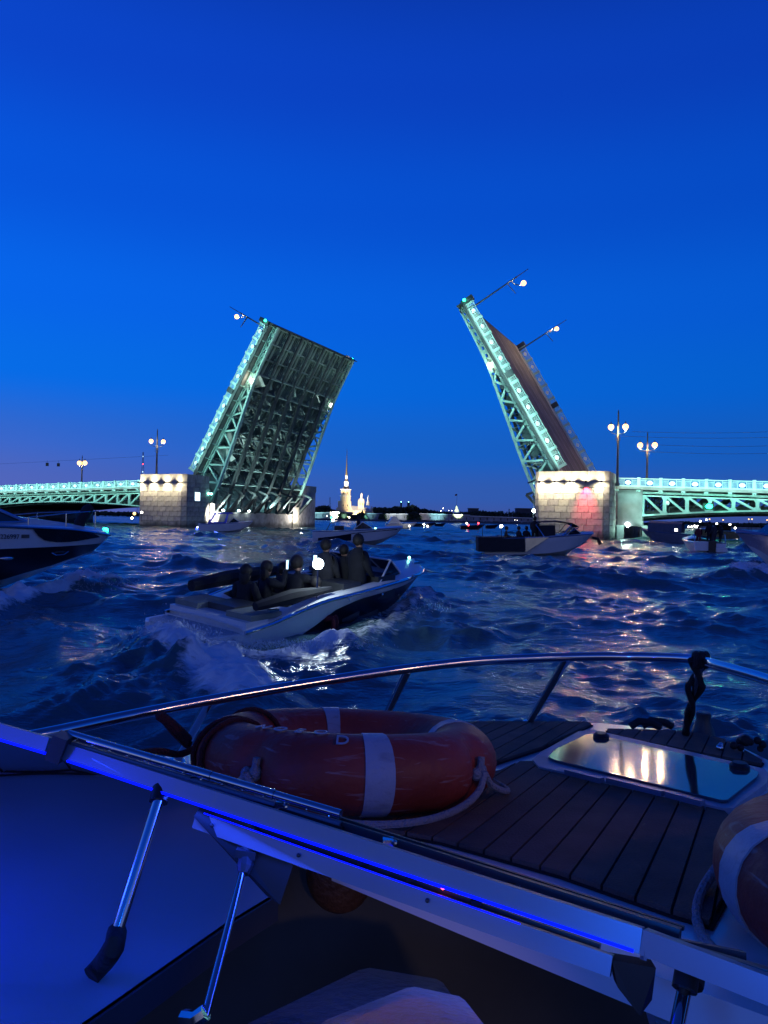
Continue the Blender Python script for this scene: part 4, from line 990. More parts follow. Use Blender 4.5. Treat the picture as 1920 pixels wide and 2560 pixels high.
# city lights under and beyond the bridges
rs = random.Random(3)
citylamp = []
LMP = [MB().sphere((0, 0, 0), 0.5, 7, 5).mesh('lens', M['lamp_warm']), MB().sphere((0, 0, 0), 0.5, 7, 5).mesh('lens', M['lamp_cool'])]
desc = ['warm quay lamp low under the right span, %s', 'cold quay lamp low under the right span, %s']
spots = [(1808, 1300, 0, 'left of the twin pair'), (1872, 1298, 0, 'left one of the twin pair'), (1880, 1298, 0, 'right one of the twin pair'), (1774, 1298, 0, 'just below the green signal'), (1766, 1299, 1, 'smaller, below and left of the green signal'), (1918, 1300, 0, 'at the right edge of the picture')]
for px, py, k, lab in spots:
    c = P(px, py, 330); t = thing('quay_lamp', desc[k] % lab, 'lamp', (c.x, c.y, 0.0), group='lamps beyond the right span')
    MB().tube([(0, 0, 0), (0, 0, c.z)], 0.08, 5).build('post', M['black'], t); place('lens', LMP[k], t, (0, 0, c.z), sc=(.55, .55, .55))
# ---------------------------------------------------------------- people
def person_mesh(name, J, Rad, cloth='jacket'):
    """J: dict joint->(x,y,z), facing +x. one continuous skinned body"""
    names = list(J.keys()); idx = {n: i for i, n in enumerate(names)}
    E = [('pelvis', 'waist'), ('waist', 'chest'), ('chest', 'neck'), ('neck', 'head'), ('head', 'crown')]
    for s in 'lr': E += [('chest', 'sh' + s), ('sh' + s, 'el' + s), ('el' + s, 'wr' + s), ('wr' + s, 'ha' + s), ('pelvis', 'hi' + s), ('hi' + s, 'kn' + s), ('kn' + s, 'an' + s), ('an' + s, 'to' + s)]
    me = bpy.data.meshes.new(name); me.from_pydata([J[n] for n in names], [(idx[a], idx[b]) for a, b in E], [])
    o = bpy.data.objects.new(name, me); SC.collection.objects.link(o)
    m = o.modifiers.new('s', 'SKIN'); m.branch_smoothing = 0.6
    if not me.skin_vertices:
        bpy.context.view_layer.objects.active = o
    sk = me.skin_vertices[0].data if me.skin_vertices else None
    if sk is None:
        bm = bmesh.new(); bm.from_mesh(me); lay = bm.verts.layers.skin.verify()
        for v in bm.verts: v[lay].radius = (Rad[names[v.index]],) * 2
        bm.verts[:] ; bm.verts.ensure_lookup_table(); bm.verts[idx['pelvis']][lay].use_root = True
        bm.to_mesh(me); bm.free()
    else:
        for n in names: sk[idx[n]].radius = (Rad[n],) * 2
        sk[idx['pelvis']].use_root = True
    su = o.modifiers.new('u', 'SUBSURF'); su.levels = 1; su.render_levels = 1
    dg = bpy.context.evaluated_depsgraph_get(); dg.update()
    me2 = bpy.data.meshes.new_from_object(o.evaluated_get(dg)); me2.name = name
    bpy.data.objects.remove(o)
    me2.materials.clear(); me2.materials.append(M[cloth]); me2.materials.append(M['skin'])
    zn = Vector(J['neck']).z; nk = Vector(J['neck'])
    hands = [Vector(J['hal']), Vector(J['har'])]
    for p in me2.polygons:
        c = p.center; p.use_smooth = True
        p.material_index = 1 if (c.z > zn + 0.02 and (c - nk).length < 0.36 and abs(c.y - nk.y) < 0.15) or min((c - h).length for h in hands) < 0.07 else 0
    return me2
RAD = dict(pelvis=.17, waist=.165, chest=.19, neck=.07, head=.098, crown=.08)
for s in 'lr': RAD.update({'sh' + s: .115, 'el' + s: .078, 'wr' + s: .05, 'ha' + s: .045, 'hi' + s: .115, 'kn' + s: .072, 'an' + s: .05, 'to' + s: .045})
def pose(kind):
    J = {}
    if kind.startswith('stand'):
        J.update(pelvis=(0, 0, .95), waist=(0.01, 0, 1.12), chest=(0, 0, 1.34), neck=(.01, 0, 1.52), head=(.035, 0, 1.63), crown=(.03, 0, 1.74))
        for s, y in (('l', 1), ('r', -1)):
            J['sh' + s] = (0, .19 * y, 1.42); J['el' + s] = (.03, .25 * y, 1.14); J['wr' + s] = (.20, .22 * y, .98); J['ha' + s] = (.28, .2 * y, .97)
            J['hi' + s] = (0, .10 * y, .88); J['kn' + s] = (.04, .13 * y, .48); J['an' + s] = (-.02, .14 * y, .08); J['to' + s] = (.14, .16 * y, .03)
    else:
        J.update(pelvis=(0, 0, .12), waist=(-.02, 0, .28), chest=(0.0, 0, .50), neck=(.03, 0, .67), head=(.06, 0, .78), crown=(.055, 0, .89))
        for s, y in (('l', 1), ('r', -1)):
            J['sh' + s] = (.0, .19 * y, .58); J['el' + s] = (.08, .25 * y, .32); J['wr' + s] = (.30, .17 * y, .28); J['ha' + s] = (.38, .14 * y, .27)
            J['hi' + s] = (.04, .10 * y, .10); J['kn' + s] = (.46, .14 * y, .12); J['an' + s] = (.44, .14 * y, -.32); J['to' + s] = (.58, .15 * y, -.37)
    if kind.endswith('phone'):
        b = J['shr']; J['elr'] = (.25, -.26, b[2] - .10); J['wrr'] = (.34, -.16, b[2] + .16); J['har'] = (.37, -.12, b[2] + .22)
    return J
PM = {}
def pm(kind, cloth):
    k = (kind, cloth)
    if k not in PM: PM[k] = person_mesh('person', pose(kind), RAD, cloth)
    return PM[k]
HAIRM = {}
def hair_mesh(long):
    if long in HAIRM: return HAIRM[long]
    b = MB(); b.sphere((-0.012, 0, 0.02), 0.125, 12, 8, sc=(1.0, 0.92, 1.05))
    if long: b.sphere((-0.055, 0, -0.10), 0.115, 10, 7, sc=(0.7, 1.0, 1.5))
    HAIRM[long] = b.mesh('hair', M['hair'], True); return HAIRM[long]
def person(loc, rz, kind, label, cloth='jacket', sc=1.0, long=False, group=None, phone=False):
    me = pm(kind + ('_phone' if phone else ''), cloth)
    o = place('person', me, None, loc, (0, 0, rz), (sc, sc, sc)); tag(o, label, 'person', group)
    h = Vector(pose(kind)['head']); place('hair', hair_mesh(long), o, (h.x - 0.015, 0, h.z + 0.035))
    if kind == 'stand':
        b = MB(); b.lathe([(0.20, 0.86), (0.19, 1.0), (0.205, 1.34), (0.13, 1.47), (0.085, 1.52)], (0, 0, 0), 12)
        o2 = b.build('jacket', M[cloth], o, smooth=True); o2.scale = (0.82, 1.06, 1)
    if phone:
        hp = Vector(pose(kind + '_phone')['har']); w = Euler((0, 0, rz)).to_matrix() @ (hp * sc) + Vector(loc)
        t = thing('phone', ('lit phone held up by the ' + label.split(',')[0]).replace('person second from the left', 'second passenger from the left'), 'phone', w, (0, 0, rz))
        MB().box((0.03, 0, 0.07), (0.01, 0.075, 0.155)).build('case', M['black'], t); MB().box((0.023, 0, 0.07), (0.004, 0.07, 0.145)).build('screen', M['screen'], t)
    return o

# ---------------------------------------------------------------- boats (bow towards +x, z=0 at the waterline)
def interp_tab(tab, f): return float(np.interp(f, [a for a, _ in tab], [b for _, b in tab]))
class Hull:
    def __init__(s, L, B, sheer, stripe, keel, full=0.38, flare=0.82):
        s.L, s.B, s.sheer, s.stripe, s.keel, s.full, s.flare = L, B, sheer, stripe, keel, full, flare
    def hw(s, f):   # half width at sheer
        return s.B / 2 * (1.0 if f < s.full else math.sqrt(max(0.0, 1 - ((f - s.full) / (1 - s.full)) ** 2.3))) * (0.94 + 0.06 * min(1, f / 0.3))
    def zs(s, f): return interp_tab(s.sheer, f)
    def zm(s, f): return interp_tab(s.stripe, f)
    def zk(s, f): return interp_tab(s.keel, f)
    def x(s, f, z):      # raked stem
        rake = max(0.0, f - 0.7) / 0.3
        return s.L * f - rake * (s.zs(f) - z) * 0.95
    def pt(s, f, lv, side):
        """lv 0 keel, 1 chine, 2 stripe, 3 sheer"""
        zs, zm, zk = s.zs(f), s.zm(f), s.zk(f); w = s.hw(f); zc = zk + (zm - zk) * (0.30 + 0.1 * f)
        if lv == 0: y, z = 0.0, zk
        elif lv == 1: y, z = w * (s.flare - 0.16 * f), zc
        elif lv == 2: y, z = w * (0.93 + 0.0 * f), zm
        elif lv == 2.5: y, z = w * 0.985, (zm + zs) / 2
        elif lv == 3: y, z = w, zs
        else: y, z = w * 0.93, zs + 0.05
        return Vector((s.x(f, z), y * side, z))
    def build(s, t, mats, n=26, deck=True, cock=(0.08, 0.6)):
        F = [1 - (1 - k / n) ** 1.25 for k in range(n + 1)]
        def strip(levels, name, m, lab=None):
            b = MB()
            for side in (-1, 1): b.grid([[s.pt(f, l, side) for l in levels] for f in F])
            b.add([s.pt(0, l, -1) for l in levels] + [s.pt(0, l, 1) for l in levels][::-1], [tuple(range(2 * len(levels)))])
            return b.build(name, m, t, smooth=True, label=lab)
        strip([0, 1], 'bottom', mats[0]); strip([1, 2], 'hull_side', mats[1]); strip([2, 2.5, 3], 'topside', mats[2])
        b = MB()
        for side in (-1, 1): b.tube([s.pt(f, 3, side) + Vector((0, 0.015 * side, 0)) for f in F], 0.03, 6)
        b.build('rub_rail', mats[3], t, smooth=True)
        if deck:
            b = MB(); c0, c1 = cock
            rows = []
            for f in F:
                w0 = s.pt(f, 3, 1); wi = w0.y * (0.78 if c0 < f < c1 else 0.0)
                for side in (1, -1): pass
                rows.append((f, w0, wi))
            for side in (-1, 1):
                g = []
                for f, w0, wi in rows:
                    crown = 0.10 * (1 if f > c1 else 0.3)
                    g.append([Vector((w0.x, w0.y * side, w0.z)), Vector((w0.x, (w0.y * 0.9) * side, w0.z + 0.05)), Vector((w0.x, max(wi, 0.0) * side if wi else w0.y * 0.4 * side, w0.z + 0.05 + (crown * 0.6 if not wi else 0))), Vector((w0.x, wi * side, w0.z + 0.05 + (crown if not wi else -0.0)))])
                b.grid(g)
            b.build('deck', mats[2], t, smooth=True)
            # cockpit well
            b = MB(); fl = min(s.zs(0), s.zs(c1)) - 0.42
            ff = [c0 + (c1 - c0) * k / 8 for k in range(9)]
            for side in (-1, 1): b.grid([[Vector((s.pt(f, 3, 1).x, s.pt(f, 3, 1).y * 0.78 * side, s.zs(f) + 0.05)), Vector((s.pt(f, 3, 1).x, s.pt(f, 3, 1).y * 0.78 * side, fl))] for f in ff])
            for f in (c0, c1):
                a = s.pt(f, 3, 1); b.add([(a.x, -a.y * .78, s.zs(f) + .05), (a.x, a.y * .78, s.zs(f) + .05), (a.x, a.y * .78, fl), (a.x, -a.y * .78, fl)], [(0, 1, 2, 3)])
            b.grid([[Vector((s.pt(f, 3, 1).x, s.pt(f, 3, 1).y * .78 * sd, fl)) for sd in (-1, 1)] for f in ff])
            b.build('cockpit', M['dgrey'], t)
        return s
def bow_screen(t, x0, x1, w0, w1, zb, h, open_gap=False, frame='gel'):
    """wrap-round windscreen: side panes from x0 (aft) to x1, front rake"""
    for s in (-1, 1):
        A = Vector((x0, s * w0, zb)); B = Vector((x1, s * w1, zb + 0.04)); C = Vector((x0 + (x1 - x0) * 0.45, s * w0 * 0.86, zb + h))
        f = MB(); 
        for a, b in ((A, B), (B, C), (C, A)): f.tube([a, b], 0.02, 6)
        f.build('screen_frame', M[frame], t)
        MB().prism([A, B, C], (0, 0.008 * s, 0)).build('side_pane', M['dim_glass'], t)
    B0 = Vector((x1, -w1, zb + .04)); B1 = Vector((x1, w1, zb + .04)); C0 = Vector((x0 + (x1 - x0) * .45, -w0 * .86, zb + h)); C1 = Vector((C0.x, -C0.y, C0.z))
    f = MB()
    for a, b in ((B0, B1), (C0, C1), (B0.lerp(B1, .35), C0.lerp(C1, .35)), (B0.lerp(B1, .65), C0.lerp(C1, .65))): f.tube([a, b], 0.018, 6)
    f.build('screen_frame', M[frame], t); MB().prism([B0, B1, C1, C0], (0.008, 0, 0)).build('front_pane', M['dim_glass'], t)
def water_z(x, y): return 0.0

# --- 1 the runabout in front
st = Vector((-2.74, 11.75, 0)); HD = R(52)
run = thing('motorboat', 'white and dark blue runabout full of passengers, with a dazzling white light', 'motorboat', (st.x, st.y, -0.08), (R(4), R(-2.2), HD))
h1 = Hull(5.45, 2.0, [(0, .27), (.10, .34), (.2, .46), (.3, .56), (.6, .66), (1, .74)], [(0, -.08), (.18, -.02), (.26, .12), (.36, .36), (.48, .48), (.75, .56), (1, .66)], [(0, -.30), (.6, -.22), (.85, 0.02), (1, .42)])
h1.build(run, [M['navy'], M['navy'], M['gel'], M['chrome']], cock=(0.16, 0.62))
b = MB()
pl = [(-0.55, -0.68), (-0.55, 0.68), (-0.40, 0.88), (0.02, 0.94), (0.02, -0.94), (-0.40, -0.88)]
b.prism([(x, y, 0.14) for x, y in pl], (0, 0, 0.10)); b.build('swim_platform', M['gel'], run)
MB().prism([(x * 0.93 - 0.02, y * 0.9, 0.241) for x, y in pl], (0, 0, 0.008)).build('platform_mat', M['gelm'], run)
b = MB(); b.tube([(-0.45, -0.84, 0.19), (-0.50, -0.90, 0.19), (-0.2, -0.98, 0.19), (-0.18, -0.9, 0.19)], 0.015, 6); b.build('grab_rail', M['chrome'], run)
MB().b2((0.06, -0.90, 0.20), (0.5, 0.90, 0.40)).build('transom_locker', M['gel'], run)
for y in (-0.62, 0.62): 
    b = MB(); b.b2((0.16, y - 0.28, 0.40), (0.78, y + 0.28, 0.485)); o = b.build('sun_pad', mat('sage_cushion', (0.20, 0.22, 0.18), 0.8, bump=0.2), run)
MB().b2((0.35, -0.32, 0.26), (0.9, 0.32, 0.50)).build('walkway', M['dgrey'], run)
for y in (-0.55, 0.55): MB().b2((2.3, y - 0.27, 0.1), (2.75, y + 0.27, 0.75)).build('seat_back', M['dgrey'], run)
MB().b2((3.2, -0.85, 0.4), (3.7, 0.85, 0.80)).build('dashboard', M['dgrey'], run)
bow_screen(run, 3.2, 4.25, 0.86, 0.60, 0.66, 0.40)
b = MB(); b.box((4.35, -0.86, 0.74), (0.2, 0.07, 0.03)); b.box((0.5, -1.0, 0.55), (0.2, 0.06, 0.03)); b.box((5.1, -0.3, 0.86), (0.2, 0.06, 0.04)); b.build('cleat', M['chrome'], run)
for x in (1.2, 2.2, 3.1): MB().sphere((x, -1.04, 0.53), 0.02, 6, 4).build('snap_fastener', M['chrome'], run)
MB().sphere((5.25, -0.02, 0.92), 0.03).build('navigation_light', M['lamp_teal'], run)
MB().sphere((-0.05, -0.35, -0.02), 0.05).build('underwater_light', M['lamp_blue'], run); light('POINT', 'underwater_lamp', (-0.35, -0.45, 0.02), 22, (0.02, 0.05, 1), run, size=0.04)
MB().sphere((-0.05, 0.15, -0.02), 0.03).build('underwater_light', M['lamp_red'], run)
MB().tube([(1.55, -0.9, 0.6), (1.55, -0.9, 1.12)], 0.015, 6).build('light_pole', M['chrome'], run)
MB().sphere((1.55, -0.9, 1.16), 0.09).build('stern_light', M['lamp_cool'], run, smooth=True); light('POINT', 'stern_lamp', (1.55, -1.02, 1.17), 26, (0.72, 0.90, 1.0), run, size=0.05)
b = MB(); b.tube([(1.0, -.1, .75), (1.0, -.45, .75), (1.25, -.7, .8)], 0.05, 6)
# soft cover bundle along the cockpit edge
MB().tube([(0.45, 0.88, 0.66), (1.2, 0.9, 0.72), (2.0, 0.92, 0.74), (2.9, 0.9, 0.78)], [0.10, 0.13, 0.12, 0.05], 8).build('folded_cover', M['canvas'], run, smooth=True)
MB().tube([(0.30, -0.82, 0.60), (1.0, -0.86, 0.68), (1.9, -0.88, 0.72)], [0.07, 0.12, 0.05], 8).build('folded_cover', M['canvas'], run, smooth=True)
def on(t, x, y, z):
    bpy.context.view_layer.update(); return t.matrix_world @ Vector((x, y, z))
hd = HD
def rp_(px, Y, z): v = P(px, 1450, Y); return (v.x, v.y, z)
person(rp_(612, 12.6, .17), hd + R(10), 'sit', 'person with long hair sitting leftmost in the runabout', 'jacket', 0.9, True, 'passengers of the runabout')
person(rp_(662, 12.9, .22), hd + R(-20), 'sit', 'person second from the left in the runabout, holding up a lit phone', 'jacket', 0.9, True, 'passengers of the runabout', phone=True)
person(rp_(706, 13.3, .22), hd + R(30), 'sit', 'person half hidden between two passengers in the runabout', 'jacket2', 0.85, False, 'passengers of the runabout')
person(rp_(738, 13.0, .24), hd + R(5), 'sit', 'person with a raised phone, just left of the white light', 'jacket', 0.98, False, 'passengers of the runabout', phone=True)
person(rp_(786, 12.75, .08), hd + R(-60), 'sit', 'person in dark red sitting below the white light', 'redcloth', 0.80, False, 'passengers of the runabout')
person(rp_(812, 13.7, -.14), hd + R(8), 'stand', 'person standing behind the white light, right of the phones', 'jacket2', 0.88, False, 'passengers of the runabout')
person(rp_(893, 13.7, -.06), hd + R(-5), 'stand', 'tall person standing at the helm of the runabout', 'jacket', 0.89, False, 'passengers of the runabout')
person(rp_(858, 14.0, -.10), hd + R(20), 'stand', 'person standing close behind the helmsman of the runabout', 'jacket', 0.80, False, 'passengers of the runabout')
spray('stern_spray', 'white spray thrown up behind the runabout', [(tuple(D(px, py, 0.12)), e, l) for px, py, e, l in ((440, 1590, (.22, .3), .35), (470, 1612, (.3, .3), .42), (505, 1650, (.35, .3), .30), (545, 1690, (.3, .3), .15), (600, 1615, (.5, .15), .10), (730, 1612, (.5, .12), .08))], 7000, 4)
spray('bow_spray', 'spray at the bow of the runabout', [(tuple(D(px, py, 0.15)), e, l) for px, py, e, l in ((1010, 1512, (.3, .4), .35), (1050, 1520, (.4, .4), .15))], 700, 5)

# --- 2 the cruiser at the left
cr_ = thing('cabin_cruiser', 'big white cruiser with a black lower hull and number 226997, entering from the left', 'motorboat', (-13.38, 12.42, 0.0), (R(0), R(-0.3), R(45)))
h2 = Hull(9.3, 2.9, [(0, 1.50), (.6, 1.50), (.85, 1.40), (1, 1.24)], [(0, .95), (.65, .99), (.85, 1.02), (1, 1.06)], [(0, -.4), (.62, -.25), (.87, .30), (1, 0.80)], full=.52)
def cruiser_hull():
    F = [1 - (1 - k / 30) ** 1.25 for k in range(31)]
    h2.build(cr_, [M['gel'], M['navy'], M['gel'], M['chrome']], n=30, cock=(0.05, 0.35))
cruiser_hull()
# dark hull window along the topside
for side in (-1,):
    def tp(f, v, off=0.055):
        a = h2.pt(f, 2, side); b_ = h2.pt(f, 3, side); p = a.lerp(b_, v); return p + Vector((0, side * off, 0))
    b = MB(); top = [tp(f, 0.93) for f in np.linspace(.752, .915, 12)]; bot = [tp(f, v) for f, v in zip(np.linspace(.752, .95, 12), [.93, .6, .4, .32, .28, .26, .27, .30, .36, .45, .56, .68])]
    b.add(top + bot, [(i, i + 1, 13 + i, 12 + i) for i in range(11)]); 
    b.build('side_window', M['tint'], cr_)
    for f, lab in ((.70, 1), (.857, 0)):
        a = h2.pt(f, 1, side).lerp(h2.pt(f, 2, side), 0.70) + Vector((0, -0.03, 0)); c = MB()
        c.sphere(a, 0.13, 14, 6, sc=(1.1, 0.25, 0.36)); c.build('porthole', M['chrome'] if lab else M['tint'], cr_, smooth=True)
        if not lab: MB().tube([a + Vector((-.18, -.02, -.0)), a + Vector((-.08, -.04, -.06)), a + Vector((.08, -.04, -.05)), a + Vector((.2, -.02, .02))], 0.014, 6).build('porthole_rim', M['chrome'], cr_)
# raised foredeck, windshield
b = MB(); rows = []
for f in np.linspace(.40, .96, 12):
    w = h2.hw(f) * 0.72; z = h2.zs(f) + 0.04; hh = 0.28 * math.sin(min(1, (1 - f) / 0.45) * math.pi / 2)
    x = h2.x(f, z)
    rows.append([Vector((x, -w, z)), Vector((x, -w * .86, z + hh * .8)), Vector((x, 0, z + hh)), Vector((x, w * .86, z + hh * .8)), Vector((x, w, z))])
b.grid(rows).build('coachroof', M['gel'], cr_, smooth=True)
bt = on(cr_, 0, 0, 0)
g = MB(); g.add([(7.0, -0.85, 1.56), (7.0, 0.85, 1.56), (5.2, 1.1, 2.32), (5.2, -1.1, 2.32), (4.8, -1.35, 1.5), (4.8, 1.35, 1.5)], [(0, 1, 2, 3), (0, 3, 4), (1, 5, 2)]); g.build('windscreen', M['tint'], cr_)
b = MB()
for s in (-1, 1): b.tube([(7.03, s * .87, 1.56), (5.2, s * 1.12, 2.33)], 0.035, 6); b.tube([(7.03, s * .87, 1.56), (4.8, s * 1.37, 1.5)], 0.03, 6)
b.tube([(7.03, -.87, 1.56), (7.03, .87, 1.56)], 0.03, 6); b.tube([(5.2, -1.12, 2.33), (5.2, 1.12, 2.33)], 0.035, 6); b.build('windscreen_frame', M['chrome'], cr_)
b = MB()
for s in (-1, 1):
    pts = [(7.0, s * 1.05, 1.66), (7.9, s * .85, 1.76), (8.8, s * .36, 1.82)]
    b.tube(pts, 0.013, 6)
    for p in pts: b.tube([p, (p[0], p[1], 1.34)], 0.012, 6)
b.build('bow_rail', M['chrome'], cr_)
MB().tube([(8.38, -.35, 1.38), (8.42, -.35, 1.52), (8.62, -.34, 1.86), (8.70, -.33, 1.92)], [0.10, 0.13, 0.13, 0.10], 10).build('fender', M['canvas'], cr_, smooth=True)
b = MB(); b.box((9.05, 0, 1.40), (0.45, 0.16, 0.06)); b.box((8.2, -0.7, 1.38), (0.2, 0.06, 0.05)); b.build('anchor_roller', M['chrome'], cr_)
MB().sphere((9.18, -0.12, 1.36), 0.06).build('navigation_light', M['lamp_green'], cr_, smooth=True); light('POINT', 'navigation_lamp', (9.25, -.25, 1.38), .5, (.02, 1, .5), cr_, size=.03)
def text_mesh(body, size, m, name, parent, mtx, ext=0.004, italic=0.0, name_spacing=1.0):
    cu = bpy.data.curves.new(name, 'FONT'); cu.body = body; cu.size = size; cu.extrude = ext; cu.align_x = 'CENTER'; cu.align_y = 'CENTER'; cu.shear = italic; cu.space_character = name_spacing
    o = bpy.data.objects.new(name, cu); SC.collection.objects.link(o); dg = bpy.context.evaluated_depsgraph_get()
    me = bpy.data.meshes.new_from_object(o.evaluated_get(dg)); me.name = name; bpy.data.objects.remove(o)
    me.materials.clear(); me.materials.append(m); q = bpy.data.objects.new(name, me); SC.collection.objects.link(q); q.parent = parent; q.matrix_local = mtx; return q
def face_mtx(p, xdir, zdir):
    x = Vector(xdir).normalized(); z = Vector(zdir); z = (z - x * z.dot(x)).normalized(); y = z.cross(x)
    return Matrix(((x.x, y.x, z.x, p[0]), (x.y, y.y, z.y, p[1]), (x.z, y.z, z.z, p[2]), (0, 0, 0, 1)))
p_ = h2.pt(.70, 2, -1).lerp(h2.pt(.70, 3, -1), 0.55) + Vector((0, -0.06, 0))
xd = h2.pt(.72, 2.5, -1) - h2.pt(.68, 2.5, -1)
text_mesh('226997', 0.135, M['black'], 'registration_number', cr_, face_mtx(p_, xd, (0, -1, 0.12)))
p_ = h2.pt(.738, 2, -1).lerp(h2.pt(.738, 3, -1), 0.58) + Vector((0, -0.05, 0)); MB().box(p_, (0.16, 0.012, 0.075)).build('vent_plate', M['dgrey'], cr_)
spray('bow_wave_spray', 'foam and spray pushed up by the bow of the big cruiser', [(tuple(D(px, py, 0.15)), e, l) for px, py, e, l in ((235, 1450, (.25, .4), .50), (200, 1455, (.35, .4), .35), (265, 1460, (.25, .4), .2), (120, 1480, (.5, .3), .12))], 2200, 6)
c = P(226, 1441, 15.6); 

# --- 3..n the others
def small_boat(label, loc, hd, L, B, hullm, sidem, roll=0, group=None, fb=0.75, lift=0.0, stripe=None):
    t = thing('motorboat', label, 'motorboat', loc, (roll, R(-1.5), hd), group)
    h = Hull(L, B, [(0, fb * .9), (.5, fb * .96), (1, fb * 1.15)], stripe or [(0, fb * .5), (.5, fb * .62), (1, fb)], [(0, -.3), (.6, -.25), (.85, 0), (1, fb * .55)])
    h.build(t, [M['gel'], hullm, sidem, M['chrome']], n=16, cock=(0.06, 0.6)); return t, h
# centre boat
b0 = P(782, 1360, 57); t, h = small_boat('white sport boat with a dark stripe crossing in front of the fortress', (b0.x, b0.y, 0), R(4), 6.7, 2.4, M['gel'], M['gel'], fb=0.95, stripe=[(0, .3), (.3, .5), (.5, .72), (1, .95)])
st_ = MB()
for side in (-1, 1):
    rows = [[h.pt(f, 2, side).lerp(h.pt(f, 3, side), v) + Vector((0, side * .012, 0)) for v in (0.05, .55)] for f in np.linspace(.42, .98, 12)]
    st_.grid(rows); st_.grid([[h.pt(f, 1, side).lerp(h.pt(f, 2, side), v) + Vector((0, side * .02, 0)) for v in (.25, 1.1)] for f in np.linspace(.06, .42, 6)])
st_.build('stripe', M['navy'], t); bow_screen(t, 3.0, 4.5, .95, .65, .98, .55); MB().tube([(1.0, -.8, .9), (1.3, -.8, 1.45), (2.6, -.8, 1.75), (3.5, -.8, 1.7)], .03, 6).build('wakeboard_tower', M['black'], t)
MB().tube([(1.0, .8, .9), (1.3, .8, 1.45), (2.6, .8, 1.75), (3.5, .8, 1.7)], .03, 6).build('wakeboard_tower', M['black'], t)
MB().b2((-0.9, -.9, .2), (0, .9, .32)).build('swim_platform', M['gel'], t); MB().tube([(1.5, -.9, 1.0), (1.5, -.9, 1.6)], .02, 6).build('light_pole', M['black'], t)
MB().sphere((1.5, -.9, 1.68), .09).build('stern_light', M['lamp_cool'], t, smooth=True); MB().sphere((4.6, -.9, 1.05), .07).build('navigation_light', M['lamp_teal'], t, smooth=True)
MB().b2((1.6, -.8, .7), (2.3, .8, 1.25)).build('bench_back', M['canvas'], t)
person(on(t, 3.35, -0.2, 0.25), R(5), 'stand', 'person standing upright in the white sport boat before the fortress', 'jacket', 0.95)
# boat with a dark stern before the right pier
b0 = P(1208, 1388, 44.5); t, h = small_boat('boat with a square black stern half and black canopy before the right pier', (b0.x, b0.y, -0.05), R(-3), 6.3, 2.3, M['gel'], M['gel'], fb=1.0)
MB().b2((-0.35, -1.16, .18), (2.25, 1.16, 1.0)).build('stern_cover', M['canvas'], t)
MB().prism([(2.28, -1.19, .15), (2.28, -1.19, .95), (3.6, -1.19, .98), (3.0, -1.19, .6)], (0, 0.06, 0)).build('hull_flash', mat('polished_side_panel', (.7, .6, .4), .25, .6), t)
cv = MB(); rows = []
for x, z in ((2.9, 1.72), (3.2, 1.90), (4.2, 1.92), (5.0, 1.80), (5.4, 1.55)): rows.append([Vector((x, y, z - abs(y) ** 2 * .06)) for y in (-.95, -.5, 0, .5, .95)])
cv.grid(rows); cv.grid([[p - Vector((0, 0, .03)) for p in r] for r in rows]); cv.build('canopy', M['canvas'], t)
b = MB()
for s in (-1, 1):
    for a, c_ in (((2.9, s * .95, 1.68), (3.4, s * 1.0, .95)), ((5.3, s * .9, 1.5), (4.1, s * 1.0, .95)), ((4.9, s * .9, 1.7), (4.3, s * 1.0, .95))): b.tube([a, c_], .025, 6)
b.build('canopy_frame', M['chrome'], t); MB().b2((3.1, -.85, .95), (4.0, .85, 1.65)).build('canopy_curtain', M['canvas'], t); bow_screen(t, 4.6, 5.6, .9, .6, 1.03, .5)
MB().tube([(-.1, -.9, .9), (-.1, -.9, 1.72)], .02, 6).build('light_pole', M['black'], t); MB().sphere((.95, -1.0, 1.62), .09).build('stern_light', M['lamp_white'], t, smooth=True); MB().tube([(.95, -1.0, .9), (.95, -1.0, 1.6)], .02, 6).build('light_pole', M['black'], t)
MB().tube([(6.2, -.1, .95), (6.55, -.05, .85), (6.7, -.05, .55)], [.06, .09, .12], 8).build('anchor', M['blackrubber'], t)
for i, (x, y, k, lab) in enumerate(((1.3, 0, 'sit', 'leftmost huddled person in the black sterned boat'), (2.0, -.1, 'sit', 'second huddled person from the left in the black sterned boat'), (2.5, .3, 'sit', 'person sitting next to the canopy of the black sterned boat'), (2.9, -.3, 'stand', 'person standing beside the canopy of the black sterned boat'))):
    person(on(t, x, y, .75 if k == 'sit' else .45), R(-10 + 25 * i), k, lab, 'jacket', .9 if k == 'sit' else .95, False, 'people in the black sterned boat')
# blue lit boat by the left pier
b0 = P(497, 1333, 90); t, h = small_boat('small sport boat with two blue stern lights by the left pier', (b0.x, b0.y, 0), R(8), 6.2, 2.3, M['gel'], M['gel'], fb=.95)
bl = mat('deep_blue_arch', (.03, .06, .5), .4)  # strong blue base colour for the arch and seat backs
b = MB()
for s in (-1, 1): b.tube([(1.1, s * 1.0, .9), (1.9, s * .95, 2.1), (3.4, s * .95, 2.2), (3.0, s * 1.0, .95)], .07, 6); b.tube([(1.9, s * .95, 2.1), (3.9, s * .95, 2.15)], .07, 6)
b.tube([(1.9, -.95, 2.1), (1.9, .95, 2.1)], .07, 6); b.build('arch', bl, t); bow_screen(t, 3.4, 4.8, .9, .6, .98, .6)
MB().b2((1.2, -1, .8), (3.2, 1, 1.1)).build('seat_backs', bl, t)
for y in (-.75, .55): MB().sphere((-.12, y, .35), .14).build('underwater_light', M['lamp_blue'], t, smooth=True); light('POINT', 'stern_lamp', (-.6, y, .4), 60, (.03, .06, 1), t, size=.1)
MB().sphere((-.12, -.1, .5), .09).build('stern_light', M['lamp_white'], t, smooth=True); MB().tube([(-.05, -.1, .5), (-.05, -.1, .9)], .03, 6).build('light_pole', M['black'], t)
